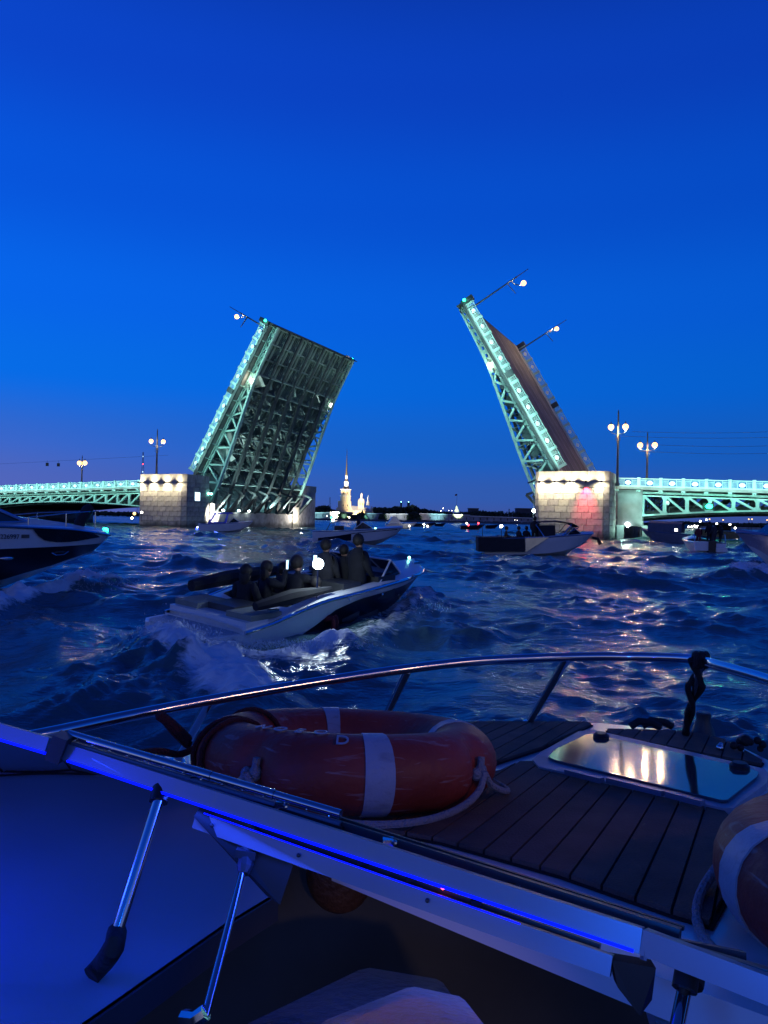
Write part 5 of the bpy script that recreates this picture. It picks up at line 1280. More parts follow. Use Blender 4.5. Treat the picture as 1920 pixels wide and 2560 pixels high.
light('POINT', 'arch_lamp', (2.5, -.2, 2.0), 60, (.05, .1, 1), t, size=.1)
# motorboat with people under the right span, seen from behind
b0 = P(1776, 1380, 55); t, h = small_boat('small boat seen from its stern with standing people under the green signal', (b0.x, b0.y, 0), R(82), 5.5, 2.3, M['gel'], M['gel'], fb=.7)
MB().b2((-.4, .2, .1), (.1, 1.1, .75)).build('stern_box', M['gel'], t); MB().b2((-.5, -1.0, .05), (0, -.2, .35)).build('swim_platform', M['gel'], t); MB().b2((-.5, -.25, .0), (0, .25, .8)).build('outboard_engine', M['black'], t)
b = MB(); 
for s in (-1, 1): b.tube([(.1, s * 1.05, .65), (.3, s * 1.05, 1.25), (2.5, s * 1.05, 1.3)], .025, 6)
b.build('side_rail', M['chrome'], t)
for px, py, lab, m in ((1727, 1349, 'left stern lamp', 'lamp_white'), (1810, 1330, 'right mast lamp', 'lamp_white')): 
    w = t.matrix_world.inverted() @ P(px, py, 54.6); MB().sphere(w, .12).build('stern_light', M[m], t, smooth=True); MB().tube([w, (w.x, w.y, .4)], .02, 5).build('light_pole', M['black'], t)
for i, (px, cl, sc, lab) in enumerate(((1746, 'redcloth', .85, 'person in pale red at the left of the boat under the green signal'), (1773, 'jacket', 1.02, 'tallest dark figure standing in the boat under the green signal'), (1785, 'jacket2', .98, 'middle dark figure standing in the boat under the green signal'), (1801, 'jacket', 1.0, 'rightmost dark figure standing in the boat under the green signal'))):
    w = P(px, 1372, 55.6 + .4 * (i % 2)); person((w.x, w.y, .35), R(80 + 20 * i), 'stand', lab, cl, sc, False, 'people in the boat under the green signal')
# canopied dark boat further left under the span
b0 = P(1722, 1366, 76); t, h = small_boat('blue grey boat with a canvas cabin left of the standing people', (b0.x, b0.y, 0), R(150), 4.6, 2.2, mat('blue_grey_paint', (.10, .12, .18), .5), MATS['blue_grey_paint'], fb=1.1)
b = MB(); b.grid([[Vector((x, y, z)) for y, z in ((-1.05, 1.1), (-.9, 2.0), (0, 2.2), (.9, 2.0), (1.05, 1.1))] for x in (.6, 1.8, 3.0, 3.8)]); b.build('canvas_cabin', mat('blue_grey_canvas', (.07, .085, .13), .8), t, smooth=True)
w = t.matrix_world.inverted() @ P(1690, 1325, 69); 
bpy.context.view_layer.update(); w = t.matrix_world.inverted() @ P(1690, 1325, 69.5); MB().sphere(w, .13).build('cabin_light', M['lamp_white'], t, smooth=True); MB().tube([w, (w.x, w.y, 1.9)], .03, 5).build('light_pole', M['black'], t)
# boats crowding beyond
crowd = [(1650, 1341, 95, 15, 5.2, 'pale boat between the teal post and the canvas cabin boat', 0), (1845, 1338, 120, 170, 7.5, 'white boat right of the standing people, lights strewn over it', 1), (1895, 1343, 100, 20, 7.0, 'grey boat near the right picture edge under the span', 1), (1905, 1332, 160, 10, 9, 'farther white boat at the right picture edge', 0), (1700, 1332, 160, 5, 8, 'distant boat left of the people, beyond the canvas cabin', 1)]
cl = MB().sphere((0, 0, 0), 0.16, 7, 5).mesh('deck_light', M['lamp_white'])
for i, (px, py, Y, hdg, Lb_, lab, ex) in enumerate(crowd):
    b0 = P(px, py, Y); t, h = small_boat(lab, (b0.x, b0.y, 0), R(hdg), Lb_, 2.5, M['gel'], M['gel'], group='boats waiting under the right span', fb=1.2)
    MB().prism([(1.2, -.9, 1.2), (Lb_ * .6, -.8, 1.2), (Lb_ * .45, -.7, 2.1), (1.4, -.8, 2.1)], (0, 1.6, 0)).build('cabin', M['tint'], t)
    rs = random.Random(i)
    for k in range(3 + 3 * ex): place('deck_light', cl, t, (rs.uniform(0, Lb_), -1.2 + rs.uniform(-.1, .2), rs.uniform(1.0, 2.6)), sc=(Y / 130, Y / 130, Y / 130))
for px, py, Y, hdg, Lb_, lab, lights_ in ((813 + 60, 0, 0, 0, 0, '', []),) [:0] + ((1004, 1318, 170, 10, 7, 'pale boat with one warm lamp in front of the pale bastion', [(1024, 1315, 'lamp_white')]), (1062, 1314, 230, 0, 7, 'small dark boat with one white lamp before the long wall', [(1069, 1316, 'lamp_white'), (1060, 1311, 'lamp_cool')]), (1182, 1315, 170, 0, 5.5, 'distant boat with one white and two red lights', [(1167, 1308, 'lamp_white'), (1171, 1313, 'lamp_red'), (1196, 1308, 'lamp_red')]), (1231, 1316, 220, 0, 4, 'tiny dark boat left of the black sterned boat', []), (1101, 1312, 260, 0, 4, 'tiny dark buoy tender in the middle of the river', [])):
    b0 = P(px, py, Y); t, h = small_boat(lab, (b0.x - Lb_ / 2, b0.y, 0), R(hdg), Lb_, 2.2, M['gel'] if px == 1004 else M['navy'], M['gel'] if px == 1004 else M['navy'], group='distant boats', fb=1.0)
    if px == 1004: MB().prism([(0.4, -.8, 1), (3.4, -.8, 1), (2.2, -.7, 2.6), (1.4, -.7, 2.6)], (0, 1.5, 0)).build('cabin', M['gel'], t)
    bpy.context.view_layer.update()
    for qx, qy, m in lights_:
        w = t.matrix_world.inverted() @ P(qx, qy, Y - 1.2); MB().sphere(w, Y * .0011, 8, 6).build('deck_light', M[m], t, smooth=True); MB().tube([w, (w.x, w.y + .3, .6)], .03, 5).build('light_pole', M['black'], t)
# bow of a boat at the right edge
b0 = P(1915, 1420, 33); t, h = small_boat('grey bow wrapped in spray at the right picture edge', (b0.x + 4.6, b0.y + 0.6, 0.0), R(178), 5.6, 2.2, mat('mauve_grey_hull', (.26, .24, .32), .5), MATS['mauve_grey_hull'], fb=1.25)
MB().prism([(1.2, -.9, 1.2), (4.6, -.6, 1.35), (3.6, -.6, 2.2), (1.4, -.8, 2.2)], (0, 1.5, 0)).build('cabin', M['tint'], t)
MB().sphere((4.3, 1.0, 1.0), .06).build('deck_light', M['lamp_white'], t)
spray('edge_spray', 'pale spray around the bow at the right picture edge', [(tuple(D(1900, 1425, 0.15)), (.5, .7), 1.7), (tuple(D(1885, 1428, 0.15)), (.4, .6), 1.1), (tuple(D(1870, 1432, 0.1)), (.5, .6), .3)], 3500, 8)
# ---------------------------------------------------------------- our own boat (foreground)
DZ = 1.18
TS = math.tan(R(5.6))              # the foredeck falls towards the bow
_D = D
def D(px, py, z):
    d = ray(px, py); k = (z - CAM_H + 1.5 * TS) / (d.z + d.y * TS)
    return Vector((0, 0, CAM_H)) + d * k
own = thing('foreground_boat', 'nearest boat, a dark planked foredeck behind a blue lit windscreen frame', 'motorboat', (0.4, 1.6, 0))
OI = Matrix.Translation((-0.4, -1.6, 0))
def ob(mb, name, m, parent=None, smooth=False, label=None):
    """build with world coordinates under the boat"""
    mb.v = [tuple(Vector(v) - Vector((0.4, 1.6, 0))) for v in mb.v]
    return mb.build(name, m, parent or own, smooth, label)
def DD(pts, z): return [D(px, py, z) for px, py in pts]
# deck moulding
edge_px = [(-700, 2050), (0, 1926), (200, 1915), (440, 1888), (700, 1845), (1000, 1815), (1250, 1805), (1500, 1807), (1720, 1830), (1850, 1866), (1960, 1920), (2200, 2070), (2700, 2500)]
deck_w = DD(edge_px, DZ)
near = [Vector((2.4, 0.35, DZ + 1.15 * TS)), Vector((-2.4, 0.35, DZ + 1.15 * TS))]
top = deck_w + near
b = MB(); b.prism([p - Vector((0, 0, 0.06)) for p in top], (0, 0, 0.06))
cc = Vector((0.2, 0.9, 0))
lo = [Vector((cc.x + (p.x - cc.x) * .86, cc.y + (p.y - cc.y) * .84, -0.4)) for p in top]
n = len(top); hull = MB(); hull.add([p - Vector((0, 0, 0.06)) for p in top] + lo, [(i, (i + 1) % n, n + (i + 1) % n, n + i) for i in range(n - 2)]); ob(hull, 'hull', M['gel'])
# deck: opening for the cockpit is left out, so build it as two decks
split = [(-700, 2050), (0, 1926), (200, 1915), (440, 1888), (700, 1845), (1000, 1815), (1250, 1805), (1500, 1807), (1720, 1830), (1850, 1866), (1960, 1920), (2200, 2070), (2700, 2500)]
fw_near = [(2300, 2680), (1640, 2440), (1100, 2235), (560, 2030), (300, 1990), (0, 1992), (-700, 2100)]
dk = MB(); dk.prism([p - Vector((0, 0, .05)) for p in DD(split + fw_near, DZ)], (0, 0, 0.05)); ob(dk, 'foredeck', M['gel'])
b = MB(); b.tube([p + Vector((0, 0, -0.03)) for p in deck_w], 0.022, 8); ob(b, 'rub_rail', M['dgrey'], smooth=True)

# planking by clipped strips
def clip(poly, n_, d, keep_less):
    out = []; m_ = len(poly)
    for i in range(m_):
        a, c = poly[i], poly[(i + 1) % m_]; fa = a.dot(n_) - d; fc = c.dot(n_) - d
        if not keep_less: fa, fc = -fa, -fc
        if fa <= 0: out.append(a)
        if (fa < 0) != (fc < 0) and abs(fa - fc) > 1e-12: out.append(a.lerp(c, fa / (fa - fc)))
    return out
s0 = D(1182, 1981 + 35, DZ); 
sa = D(1100 + 1100 / 2.023, 1600 + 795 / 2.023, DZ); sb = D(1100 + 805 / 2.023, 1600 + 1300 / 2.023, DZ)
sc_ = D(1100 + 990 / 2.023, 1600 + 770 / 2.023, DZ); sd_ = D(1100 + 635 / 2.023, 1600 + 1245 / 2.023, DZ)
pdir = (sa - sb).normalized(); pn = Vector((pdir.y, -pdir.x, 0))
PW = abs((sa - sc_).dot(pn)) * 0.5 + abs((sb - sd_).dot(pn)) * 0.5
off0 = (sa.dot(pn) + sb.dot(pn)) / 2
def planks(px_poly, zt=0.010, inset=0.0):
    poly = [Vector((p.x, p.y, 0)) for p in DD(px_poly, DZ)]
    u = MB(); u.prism([Vector((p.x, p.y, DZ + 0.001 - (p.y - 1.5) * TS)) for p in poly], (0, 0, 0.004)); ob(u, 'caulking_sheet', M['caulk'])
    ds = [p.dot(pn) for p in poly]; k0 = int(math.floor((min(ds) - off0) / PW)) - 1; k1 = int(math.ceil((max(ds) - off0) / PW)) + 1
    cen = sum(poly, Vector()) / len(poly); sh = [cen + (p - cen) * 0.985 for p in poly]
    for k in range(k0, k1):
        a = off0 + k * PW + 0.0022; c = off0 + (k + 1) * PW - 0.0022
        q = clip(sh, pn, c, True); q = clip(q, pn, a, False) if len(q) > 2 else q
        if len(q) < 3: continue
        m_ = MB(); m_.prism([Vector((p.x, p.y, DZ + 0.003 - (p.y - 1.5) * TS)) for p in q], (0, 0, zt)); ob(m_, 'plank', M['teak'])
def z5(x, y): return (1100 + x / 2.023, 1600 + y / 2.023)
planks([(560, 2040), (880, 1985), (1150, 1960), (1250, 1935), z5(400, 632), z5(470, 632), z5(560, 660), z5(870, 740), z5(1290, 845), z5(1440, 880), z5(1560, 1000), z5(1500, 1250), z5(1380, 1475), z5(1180, 1415), z5(600, 1210), z5(0, 1040), (850, 2068), (700, 2050)])
planks([(560, 1885), (760, 1850), (1050, 1818), z5(200, 426), z5(740, 427), z5(775, 436), z5(520, 560), z5(300, 632), z5(120, 720), (900, 1960), (640, 1965)])
planks([z5(836, 464), z5(1000, 468), z5(1230, 474), z5(1350, 494), z5(1440, 520), z5(1560, 585), z5(1640, 632), z5(1625, 648), z5(1400, 604), z5(1080, 540), z5(870, 492)])
# hatch: rim, coaming and dark acrylic lid sloping forward with the foredeck
TL = TS
hc = DD([z5(540, 592), z5(742, 486), z5(1612, 674), z5(1440, 822)], DZ + 0.03)
ybase = min(p.y for p in hc)
def slope(p, up=0.0):
    return Vector((p.x, p.y, DZ + 0.022 + up - (p.y - 1.5) * TL))
def dsl(px, py, up=0.0):
    return D(px, py, DZ + .022 + up)
glass = [dsl(*z5(*q)) for q in ((548, 598), (580, 560), (735, 486), (770, 480), (1585, 662), (1612, 676), (1600, 700), (1455, 815), (1425, 818), (580, 612))]
rim = [dsl(*z5(*q), -0.004) for q in ((468, 604), (520, 560), (700, 462), (770, 452), (1640, 650), (1668, 680), (1650, 725), (1480, 850), (1430, 850), (500, 640))]
m_ = MB(); m_.prism([p - Vector((0, 0, .03)) for p in rim], (0, 0, .030)); hf = ob(m_, 'hatch_rim', mat('weathered_hatch_frame', (0.34, 0.36, 0.40), 0.5, var=0.2, scale=12))
gm = mat('hatch_acrylic', (0.030, 0.050, 0.070), 0.075, var=0.15, scale=14, spec=0.9)
gm.node_tree.nodes['Principled BSDF'].inputs['IOR'].default_value = 1.85
m_ = MB(); m_.prism([p + Vector((0, 0, -.002)) for p in glass], (0, 0, .006)); lid = ob(m_, 'hatch_lid', gm)
for q in ((815, 500), (1515, 655)):
    c = dsl(*z5(*q)); m_ = MB(); m_.lathe([(.026, 0), (.026, .012), (.018, .02)], c, 14); ob(m_, 'hatch_handle', M['black'], parent=lid, smooth=True)
for q0, q1 in (((850, 706), (1130, 775)), ((1150, 778), (1330, 825)), ((640, 665), (820, 710))):
    m_ = MB(); m_.beam(dsl(*z5(*q0), .006) , dsl(*z5(*q1), .006), .018, .012); ob(m_, 'hinge', M['alu'], parent=hf)
for q, r in (((1415, 545), .012), ((1420, 530), .008)):
    c = D(*z5(*q), DZ + .02); m_ = MB(); m_.sphere(c, r, 8, 6); ob(m_, 'snap_fastener', M['chrome'], smooth=True)
# bow fittings: horn-shaped cleat, dark fairleads
c = D(1758, 1836, DZ); m_ = MB(); m_.lathe([(.045, -.01), (.036, .02), (.024, .05), (.026, .075), (.022, .08)], c, 12); ob(m_, 'bow_light', M['dgrey'], smooth=True)
for px, py in ((1610, 1824), (1640, 1822)):
    c = D(px, py, DZ); m_ = MB(); m_.tube([c + Vector((-.05, 0, .01)), c + Vector((-.02, 0, .03)), c + Vector((.03, 0, .025)), c + Vector((.06, 0, .01))], .014, 8); ob(m_, 'mooring_cleat', M['blackrubber'], smooth=True)
m_ = MB(); c0 = D(1832, 1868, DZ + .02); rs = random.Random(2)
for k in range(9): m_.sphere(c0 + Vector((rs.uniform(-.01, .10), rs.uniform(-.02, .02), rs.uniform(-.01, .035))), rs.uniform(.010, .018), 8, 6)
ob(m_, 'bow_roller', M['blackrubber'], smooth=True)

# bow rail
def spl(pts, n=8):
    pts = [Vector(p) for p in pts]; out = []
    for i in range(len(pts) - 1):
        p0 = pts[max(i - 1, 0)]; p1 = pts[i]; p2 = pts[i + 1]; p3 = pts[min(i + 2, len(pts) - 1)]
        for k in range(n):
            t_ = k / n; out.append(0.5 * ((2 * p1) + (-p0 + p2) * t_ + (2 * p0 - 5 * p1 + 4 * p2 - p3) * t_ ** 2 + (-p0 + 3 * p1 - 3 * p2 + p3) * t_ ** 3))
    out.append(pts[-1]); return out
rail_pts = [P(-250, 1905, 1.45), P(110, 1835, 1.62), P(330, 1788, 1.78), P(560, 1744, 1.92), P(800, 1704, 2.06), P(1010, 1673, 2.16), P(1200, 1652, 2.24), P(1430, 1642, 2.30), P(1600, 1642, 2.27), P(1735, 1648, 2.16), P(1800, 1664, 2.02), P(1930, 1702, 1.78), P(2200, 1790, 1.4)]
RAIL_R = 0.0135
rail_t = thing('bow_rail', 'polished steel bow rail running round the foredeck', 'rail', (0, 0, 0))
MB().tube(spl(rail_pts, 6), RAIL_R, 12).build('top_tube', M['chrome'], rail_t, smooth=True)
for (tx, ty, tY), (bx_, by_) in (((1020, 1674, 2.165), (950, 1822)), ((1418, 1644, 2.295), (1322, 1808)), ((1752, 1652, 2.14), (1712, 1836)), ((522, 1754, 1.90), (440, 1905))):
    a = P(tx, ty, tY); c = D(bx_, by_, DZ)
    MB().tube([a, c], 0.0125, 10).build('stanchion', M['chrome'], rail_t, smooth=True)
    MB().lathe([(.028, 0), (.026, .006), (.016, .012)], c, 12).build('foot_flange', M['chrome'], rail_t, smooth=True)
rail_t.parent = None
# rope knotted to the pulpit
rp = thing('mooring_rope', 'black twisted rope knotted on the bow rail and hanging to the deck', 'rope', (0, 0, 0))
A = P(1752, 1650, 2.13); Bp = D(1714, 1834, DZ + .02)
for ph in (0, math.pi):
    pts = []
    for k in range(41):
        f = k / 40; c = A.lerp(Bp, f); w = .020 * max(0, 1 - f * 2.2) + .008 + (.007 if .28 < f < .55 else 0)
        if f > .72: w = .006
        pts.append(c + Vector((math.cos(ph + f * 8.5) * w, math.sin(ph + f * 8.5) * w * .8, 0)))
    MB().tube(pts, .0088, 8).build('strand', M['drope'], rp, smooth=True)
kn = MB()
for k in range(3):
    c = A + Vector((-.014 + .014 * k, 0, 0.0)); kn.tube([c + Vector((.004 * math.cos(q), .0155 * math.cos(q), .0155 * math.sin(q))) for q in [2 * math.pi * j / 12 for j in range(12)]], .010, 7, closed=True)
kn.build('knot', M['drope'], rp, smooth=True)

# windscreen frame beams (blue lit aluminium)
def wbeam(p0, p1, h, d, name, m, parent, up=(0, 0, 1)):
    return ob(MB().beam(p0, p1, d, h, up=up), name, m, parent)
A0 = P(-140, 1788, 1.30); A1 = P(128, 1866, 1.17)
F0 = P(172, 1881, 1.155); F1 = P(1605, 2351, .775); F2 = P(2080, 2534, .675)
upv = (CM @ Vector((0, 1, -0.42)))
wbeam(A0, A1, .024, .018, 'frame_beam', M['alu'], own, upv)
wbeam(F0, F1, .0235, .018, 'frame_beam', M['alu'], own, upv)
wbeam(F1 + (F2 - F1) * .012, F2, .0235, .018, 'frame_beam', M['alu'], own, upv)
# joint fitting
wbeam(P(160, 1838, 1.15), P(138, 1898, 1.15), .022, .03, 'frame_joint', M['dgrey'], own, (1, 0, 0))
wbeam(P(1612, 2330, .775), P(1608, 2400, .765), .003, .012, 'frame_joint', M['alu'], own, (1, 0, 0))
# gasket and dark ledge behind the frame
def along(f, a=F0, c=F1): return a.lerp(c, f)
back = Vector((.10, .26, 0)).normalized()
def lined(pxs, Yoff, r, name, m, n=6):
    pass
wbeam(P(180, 1856, 1.185), P(860, 2074, .995), .006, .020, 'glass_gasket', M['black'], own, upv)
wbeam(P(840, 2066, 1.01), P(1700, 2344, .80), .018, .020, 'frame_ledge', M['dgrey'], own, upv)
wbeam(P(820, 2036, 1.03), P(1710, 2321, .815), .004, .012, 'glass_gasket', M['black'], own, upv)
wbeam(P(1620, 2352, .79), P(1860, 2398, .77), .014, .02, 'frame_ledge', M['dgrey'], own, upv)
wbeam(P(1700, 2385, .765), P(2050, 2490, .70), .020, .02, 'frame_ledge', M['dgrey'], own, upv)
# segmented steel rail lying on the frame top (hinge tube)
H0 = P(172, 1836, 1.17); H1 = P(852, 2036, 1.00); cuts = [0, .14, .345, .35, .56, .565, .78, .785, 1.0]
for a, c, r in ((0.0, .345, .0070), (.347, .565, .0074), (.567, .785, .0070), (.787, 1.0, .0062)):
    m_ = MB(); m_.tube([H0.lerp(H1, a), H0.lerp(H1, c)], r, 12); ob(m_, 'hinge_tube', M['chrome'], smooth=True)
m_ = MB(); dn = Vector((0, -.004, -.0115)); m_.tube([H0 + dn, H1 + dn], .0042, 8); ob(m_, 'hinge_rod', M['alu'], smooth=True)
m_ = MB()
for k in range(14):
    f = (k + .5) / 14; c = H0.lerp(H1, f) + Vector((0, -.009, -.003)); m_.sphere(c, .0016, 6, 4)
ob(m_, 'rivets', M['chrome'])
for px, py, Yv in ((490, 1947, 1.085), (700, 2016, 1.03), (970, 2106, .96), (1283, 2213, .885)):
    c = P(px, py, Yv); m_ = MB(); m_.box(c, (.013, .012, .010)); m_.sphere(c + Vector((.008, -.006, .002)), .004, 8, 6); ob(m_, 'clamp_screw', M['chrome'], smooth=False)
# blue LED line under the main frame, and the lower beam
led = (F1 - F0).normalized()
ud = Vector((0, 0, 1)) - led * led.z
def under(f, k, fwd=0.0): return F0.lerp(F1, f) - Vector(upv).normalized() * k + Vector((0, fwd, 0))
nf = (F1 - F0).cross(Vector(upv)).normalized()
if nf.y > 0: nf = -nf
un = Vector(upv).normalized()
m_ = MB(); m_.beam(F0.lerp(F1, .012) + nf * .0095 - un * .0108, F0.lerp(F1, .99) + nf * .0095 - un * .0108, .003, .0030, up=upv); ob(m_, 'led_strip', M['led_blue'])
m_ = MB(); m_.beam(A0 + nf * .0095 - un * .0108, A1 + nf * .0095 - un * .0108, .003, .0034, up=upv); ob(m_, 'led_strip', M['led_blue'])
L0 = P(492, 2050, 1.05); L1 = P(1530, 2414, .80)
wbeam(L0, L1, .0205, .012, 'lower_beam', M['alu'], own, upv)
wbeam(P(505, 2024, 1.075), P(1500, 2372, .83), .010, .010, 'lower_beam_lip', M['dgrey'], own, upv)
m_ = MB(); m_.beam(P(510, 2033, 1.03), P(1300, 2310, .84), .0014, .0014, up=upv); ob(m_, 'led_strip', M['led_blue'])
for f in (.05, .30, .62):
    c = L0.lerp(L1, f) + Vector((0, -.008, .004)); m_ = MB(); m_.sphere(c, .0026, 8, 6); ob(m_, 'rivet', M['dgrey'])
for px, py, Yv in ((843, 2130, .965), (905, 2155, .95), (1028, 2196, .92), (1190, 2256, .88)):
    c = P(px, py, Yv); m_ = MB(); m_.box(c, (.012, .006, .006)); ob(m_, 'clip', M['chrome'])
c = P(1107, 2219, .90); m_ = MB(); m_.sphere(c, .0024, 8, 6); ob(m_, 'indicator_lamp', M['lamp_red'])
# triangular bracket plate under the lower beam
m_ = MB(); m_.prism([P(484, 2042, 1.04), P(512, 2000, 1.05), P(740, 2140, .99), P(700, 2262, .97), P(665, 2238, .98)], (0, .012, 0)); ob(m_, 'bracket_plate', M['black'])
def DD0(pts, z): return [_D(px, py, z) for px, py in pts]
# dash moulding left, lit blue, with a gasket curve at its front
dz = 1.195
dash_px = [(-900, 2075), (-300, 1965), (0, 1938), (180, 1932), (380, 1945), (560, 1985), (640, 2110), (684, 2243), (560, 2318), (188, 2580), (-300, 2950), (-1500, 2950)]
m_ = MB(); m_.prism([p - Vector((0, 0, .028)) for p in DD0(dash_px, dz)], (0, 0, .028)); ob(m_, 'dashboard_moulding', M['gelm'])
m_ = MB(); m_.tube(spl(DD0([(-900, 2072), (-300, 1958), (0, 1932), (180, 1927), (400, 1940), (600, 1985)], dz + .006), 6), .011, 8); ob(m_, 'glass_gasket', M['black'], smooth=True)
m_ = MB()
pe = DD0([(690, 2240), (560, 2320), (186, 2584), (-300, 2955)], dz - .002)
for a, c in zip(pe[:-1], pe[1:]): m_.beam(a - Vector((0, 0, .018)), c - Vector((0, 0, .018)), .010, .040)
ob(m_, 'dashboard_edge', M['dgrey'])
# glass between the dash and the frame
ga = [P(-140, 1800, 1.30), P(128, 1866, 1.17), P(172, 1880, 1.155), P(560, 2010, 1.05)]
gb = DD0([(-300, 1962), (0, 1934), (180, 1930), (600, 1975)], dz + .004)
m_ = MB(); m_.grid([ga, gb]); ob(m_, 'windscreen_pane', M['clear_glass'])
# right dash
dr = [(1500, 2470), (1620, 2470), (1690, 2560), (1760, 2760), (2600, 2900), (2600, 2650), (1960, 2560), (1640, 2400)]
m_ = MB(); m_.prism([p - Vector((0, 0, .03)) for p in [_D(px, py, dz - .03) for px, py in [(1600, 2420), (2050, 2500), (2900, 2700), (2900, 3300), (1760, 3000), (1690, 2680), (1640, 2560)]]], (0, 0, .03)); ob(m_, 'dashboard_moulding', M['gelm'])
m_ = MB(); m_.prism([P(1530, 2400, .80), P(1640, 2420, .78), P(1630, 2500, .77), P(1600, 2540, .78), P(1545, 2470, .79)], (0, .015, 0)); ob(m_, 'bracket_plate', M['black'])
# support rods
def rod(p0, p1, r, foot=None, head=None, nm='support_rod'):
    m_ = MB(); m_.tube([p0, p1], r, 12); ob(m_, nm, M['chrome'], smooth=True)
rod(P(400, 1990, 1.06), P(288, 2345, .975), .0078)
m_ = MB(); m_.tube([P(405, 1968, 1.07), P(396, 2005, 1.055)], .013, 10); ob(m_, 'rod_collar', M['black'], smooth=True)
ft = _D(290, 2352, dz + .045); 
m_ = MB(); m_.tube(spl([P(292, 2330, .985), P(283, 2370, .955), _D(255, 2410, dz + .02), _D(228, 2440, dz + .008)], 4), [.0125] * 4 + [.0135] * 4 + [.013] * 5, 10); ob(m_, 'rod_foot', M['blackrubber'], smooth=True)
rod(P(612, 2160, 1.0), P(512, 2545, .86), .0050); 
m_ = MB(); m_.tube([P(620, 2120, 1.01), P(613, 2165, .998), P(608, 2185, .99)], [.010, .011, .007], 10); m_.beam(P(590, 2130, 1.0), P(640, 2138, 1.0), .010, .010); ob(m_, 'rod_clevis', M['dgrey'], smooth=False)
m_ = MB(); m_.tube([P(515, 2530, .86), P(490, 2548, .86), P(460, 2545, .87)], .009, 8); ob(m_, 'rod_clamp', M['chrome'], smooth=True)
rod(P(1712, 2468, .755), P(1678, 2640, .70), .0070); m_ = MB(); m_.tube([P(1718, 2430, .76), P(1711, 2475, .75)], .012, 10); ob(m_, 'rod_collar', M['black'], smooth=True); m_ = MB(); m_.tube([P(1740, 2438, .77), P(1735, 2465, .76)], .009, 10); ob(m_, 'rod_collar', M['black'], smooth=True)
# cockpit below
m_ = MB(); m_.b2((-2.0, -0.6, .30), (2.2, 1.6, .34)); ob(m_, 'cockpit_floor', M['dgrey'])
m_ = MB(); m_.b2((-2.0, 1.56, .34), (2.2, 1.6, 1.12)); ob(m_, 'bulkhead', M['dgrey'])
m_ = MB(); m_.b2((-2.0, -.6, .34), (-1.96, 1.6, 1.12)); m_.b2((2.1, -.6, .34), (2.14, 1.6, 1.12)); ob(m_, 'cockpit_side', M['dgrey'])
def cushion(pts, thick, m, name):
    me_ = MB(); c_ = sum((Vector(p) for p in pts), Vector()) / len(pts)
    nrm = (Vector(pts[1]) - Vector(pts[0])).cross(Vector(pts[2]) - Vector(pts[0])).normalized()
    if nrm.z < 0: nrm = -nrm
    prof = [(1.0, -thick), (1.03, -thick * .5), (1.02, -thick * .2), (.97, -.004), (.90, .006), (.5, .012)]
    m2 = []
    cl_ = [Vector(p) for p in pts]; fine = []
    for i_ in range(len(cl_)):
        for f_ in (.06, .2, .5, .8, .94): fine.append(cl_[i_].lerp(cl_[(i_ + 1) % len(cl_)], f_))
    for k, dz_ in prof: m2.append([c_ + (p - c_) * k + nrm * dz_ for p in fine])
    me_.grid(m2, close_u=True); nn_ = len(fine); base_ = len(prof) - 1
    me_.add(m2[-1], [tuple(range(nn_))])
    return ob(me_, name, m, smooth=True)
seat1 = cushion([P(912, 2420, .98), P(1120, 2455, .95), P(1250, 2640, .75), P(700, 2680, .72), P(560, 2590, .80)], .10, M['leather'], 'seat_cushion')
seat2 = cushion([P(1030, 2470, .86), P(1170, 2500, .84), P(1330, 2700, .66), P(640, 2760, .64), P(780, 2570, .74)], .08, M['tan'], 'seat_cushion')
m_ = MB(); m_.sphere(P(850, 2185, 1.45), .080, 16, 12, sc=(.8, .5, .9)); ob(m_, 'helm_seat_back', M['leather'], smooth=True)
# lamps of the blue cabin lighting
light('AREA', 'led_light', Vector(P(880, 2150, .93)) - Vector((.4, 1.6, 0)) + Vector((0, -.02, -.03)), 0.55, (0.02, 0.07, 1.0), own, aim=(-.3, -.15, -1), size=.9, size_y=.01, local_up=tuple(F1 - F0))
m_ = MB(); m_.tube([(-1.10, 1.25, 1.245), (-1.02, .55, 1.245)], .012, 8); ob(m_, 'side_led_tube', M['led_blue'], smooth=True)
light('POINT', 'side_led_light', Vector((-.80, 1.0, 1.42)) - Vector((.4, 1.6, 0)), 4.5, (0.004, 0.02, 1.0), own, size=.04)
light('POINT', 'cabin_led_light', Vector((-.10, .12, 1.62)) - Vector((.4, 1.6, 0)), 7.0, (0.0, 0.15, 1.0), own, size=.05)
m_ = MB(); m_.sphere((-.80, 1.0, 1.47), .012, 8, 6); ob(m_, 'side_led_bulb', M['led_blue'])

# warm lamp added outside the view to redden the lifebuoys
hl = thing('warm_fill_lamp', 'small added warm lamp on a pole beside the foredeck, right of the view', 'lamp', (1.60, .60, 2.20))
MB().lathe([(.06, .03), (.07, 0), (.06, -.03), (.02, -.045)], (0, 0, 0), 14).build('lens', M['lamp_warm'], hl, smooth=True)
MB().b2((-.10, -.10, .03), (.10, .10, .05)).build('base', M['gel'], hl)
MB().tube([(0, 0, .04), (0, -.4, .04), (0, -.5, -.6), (0, -.5, -2.0)], .02, 8).build('arm', M['chrome'], hl)
light('SPOT', 'warm_fill_light', (0, 0, -.12), 8.5, (1.0, 0.48, 0.26), hl, aim=(-1.62, 1.22, -.90), size=.06, angle=32, blend=1.0)
m_ = MB(); m_.sphere((.16, .10, 1.60), .012, 8, 6); ob(m_, 'courtesy_lamp', M['lamp_warm'])
light('SPOT', 'courtesy_light', Vector((.16, .12, 1.585)) - Vector((.4, 1.6, 0)), 13.0, (1.0, 0.62, 0.36), own, aim=(-.10, .62, -.42), size=.01, angle=38, blend=.9)
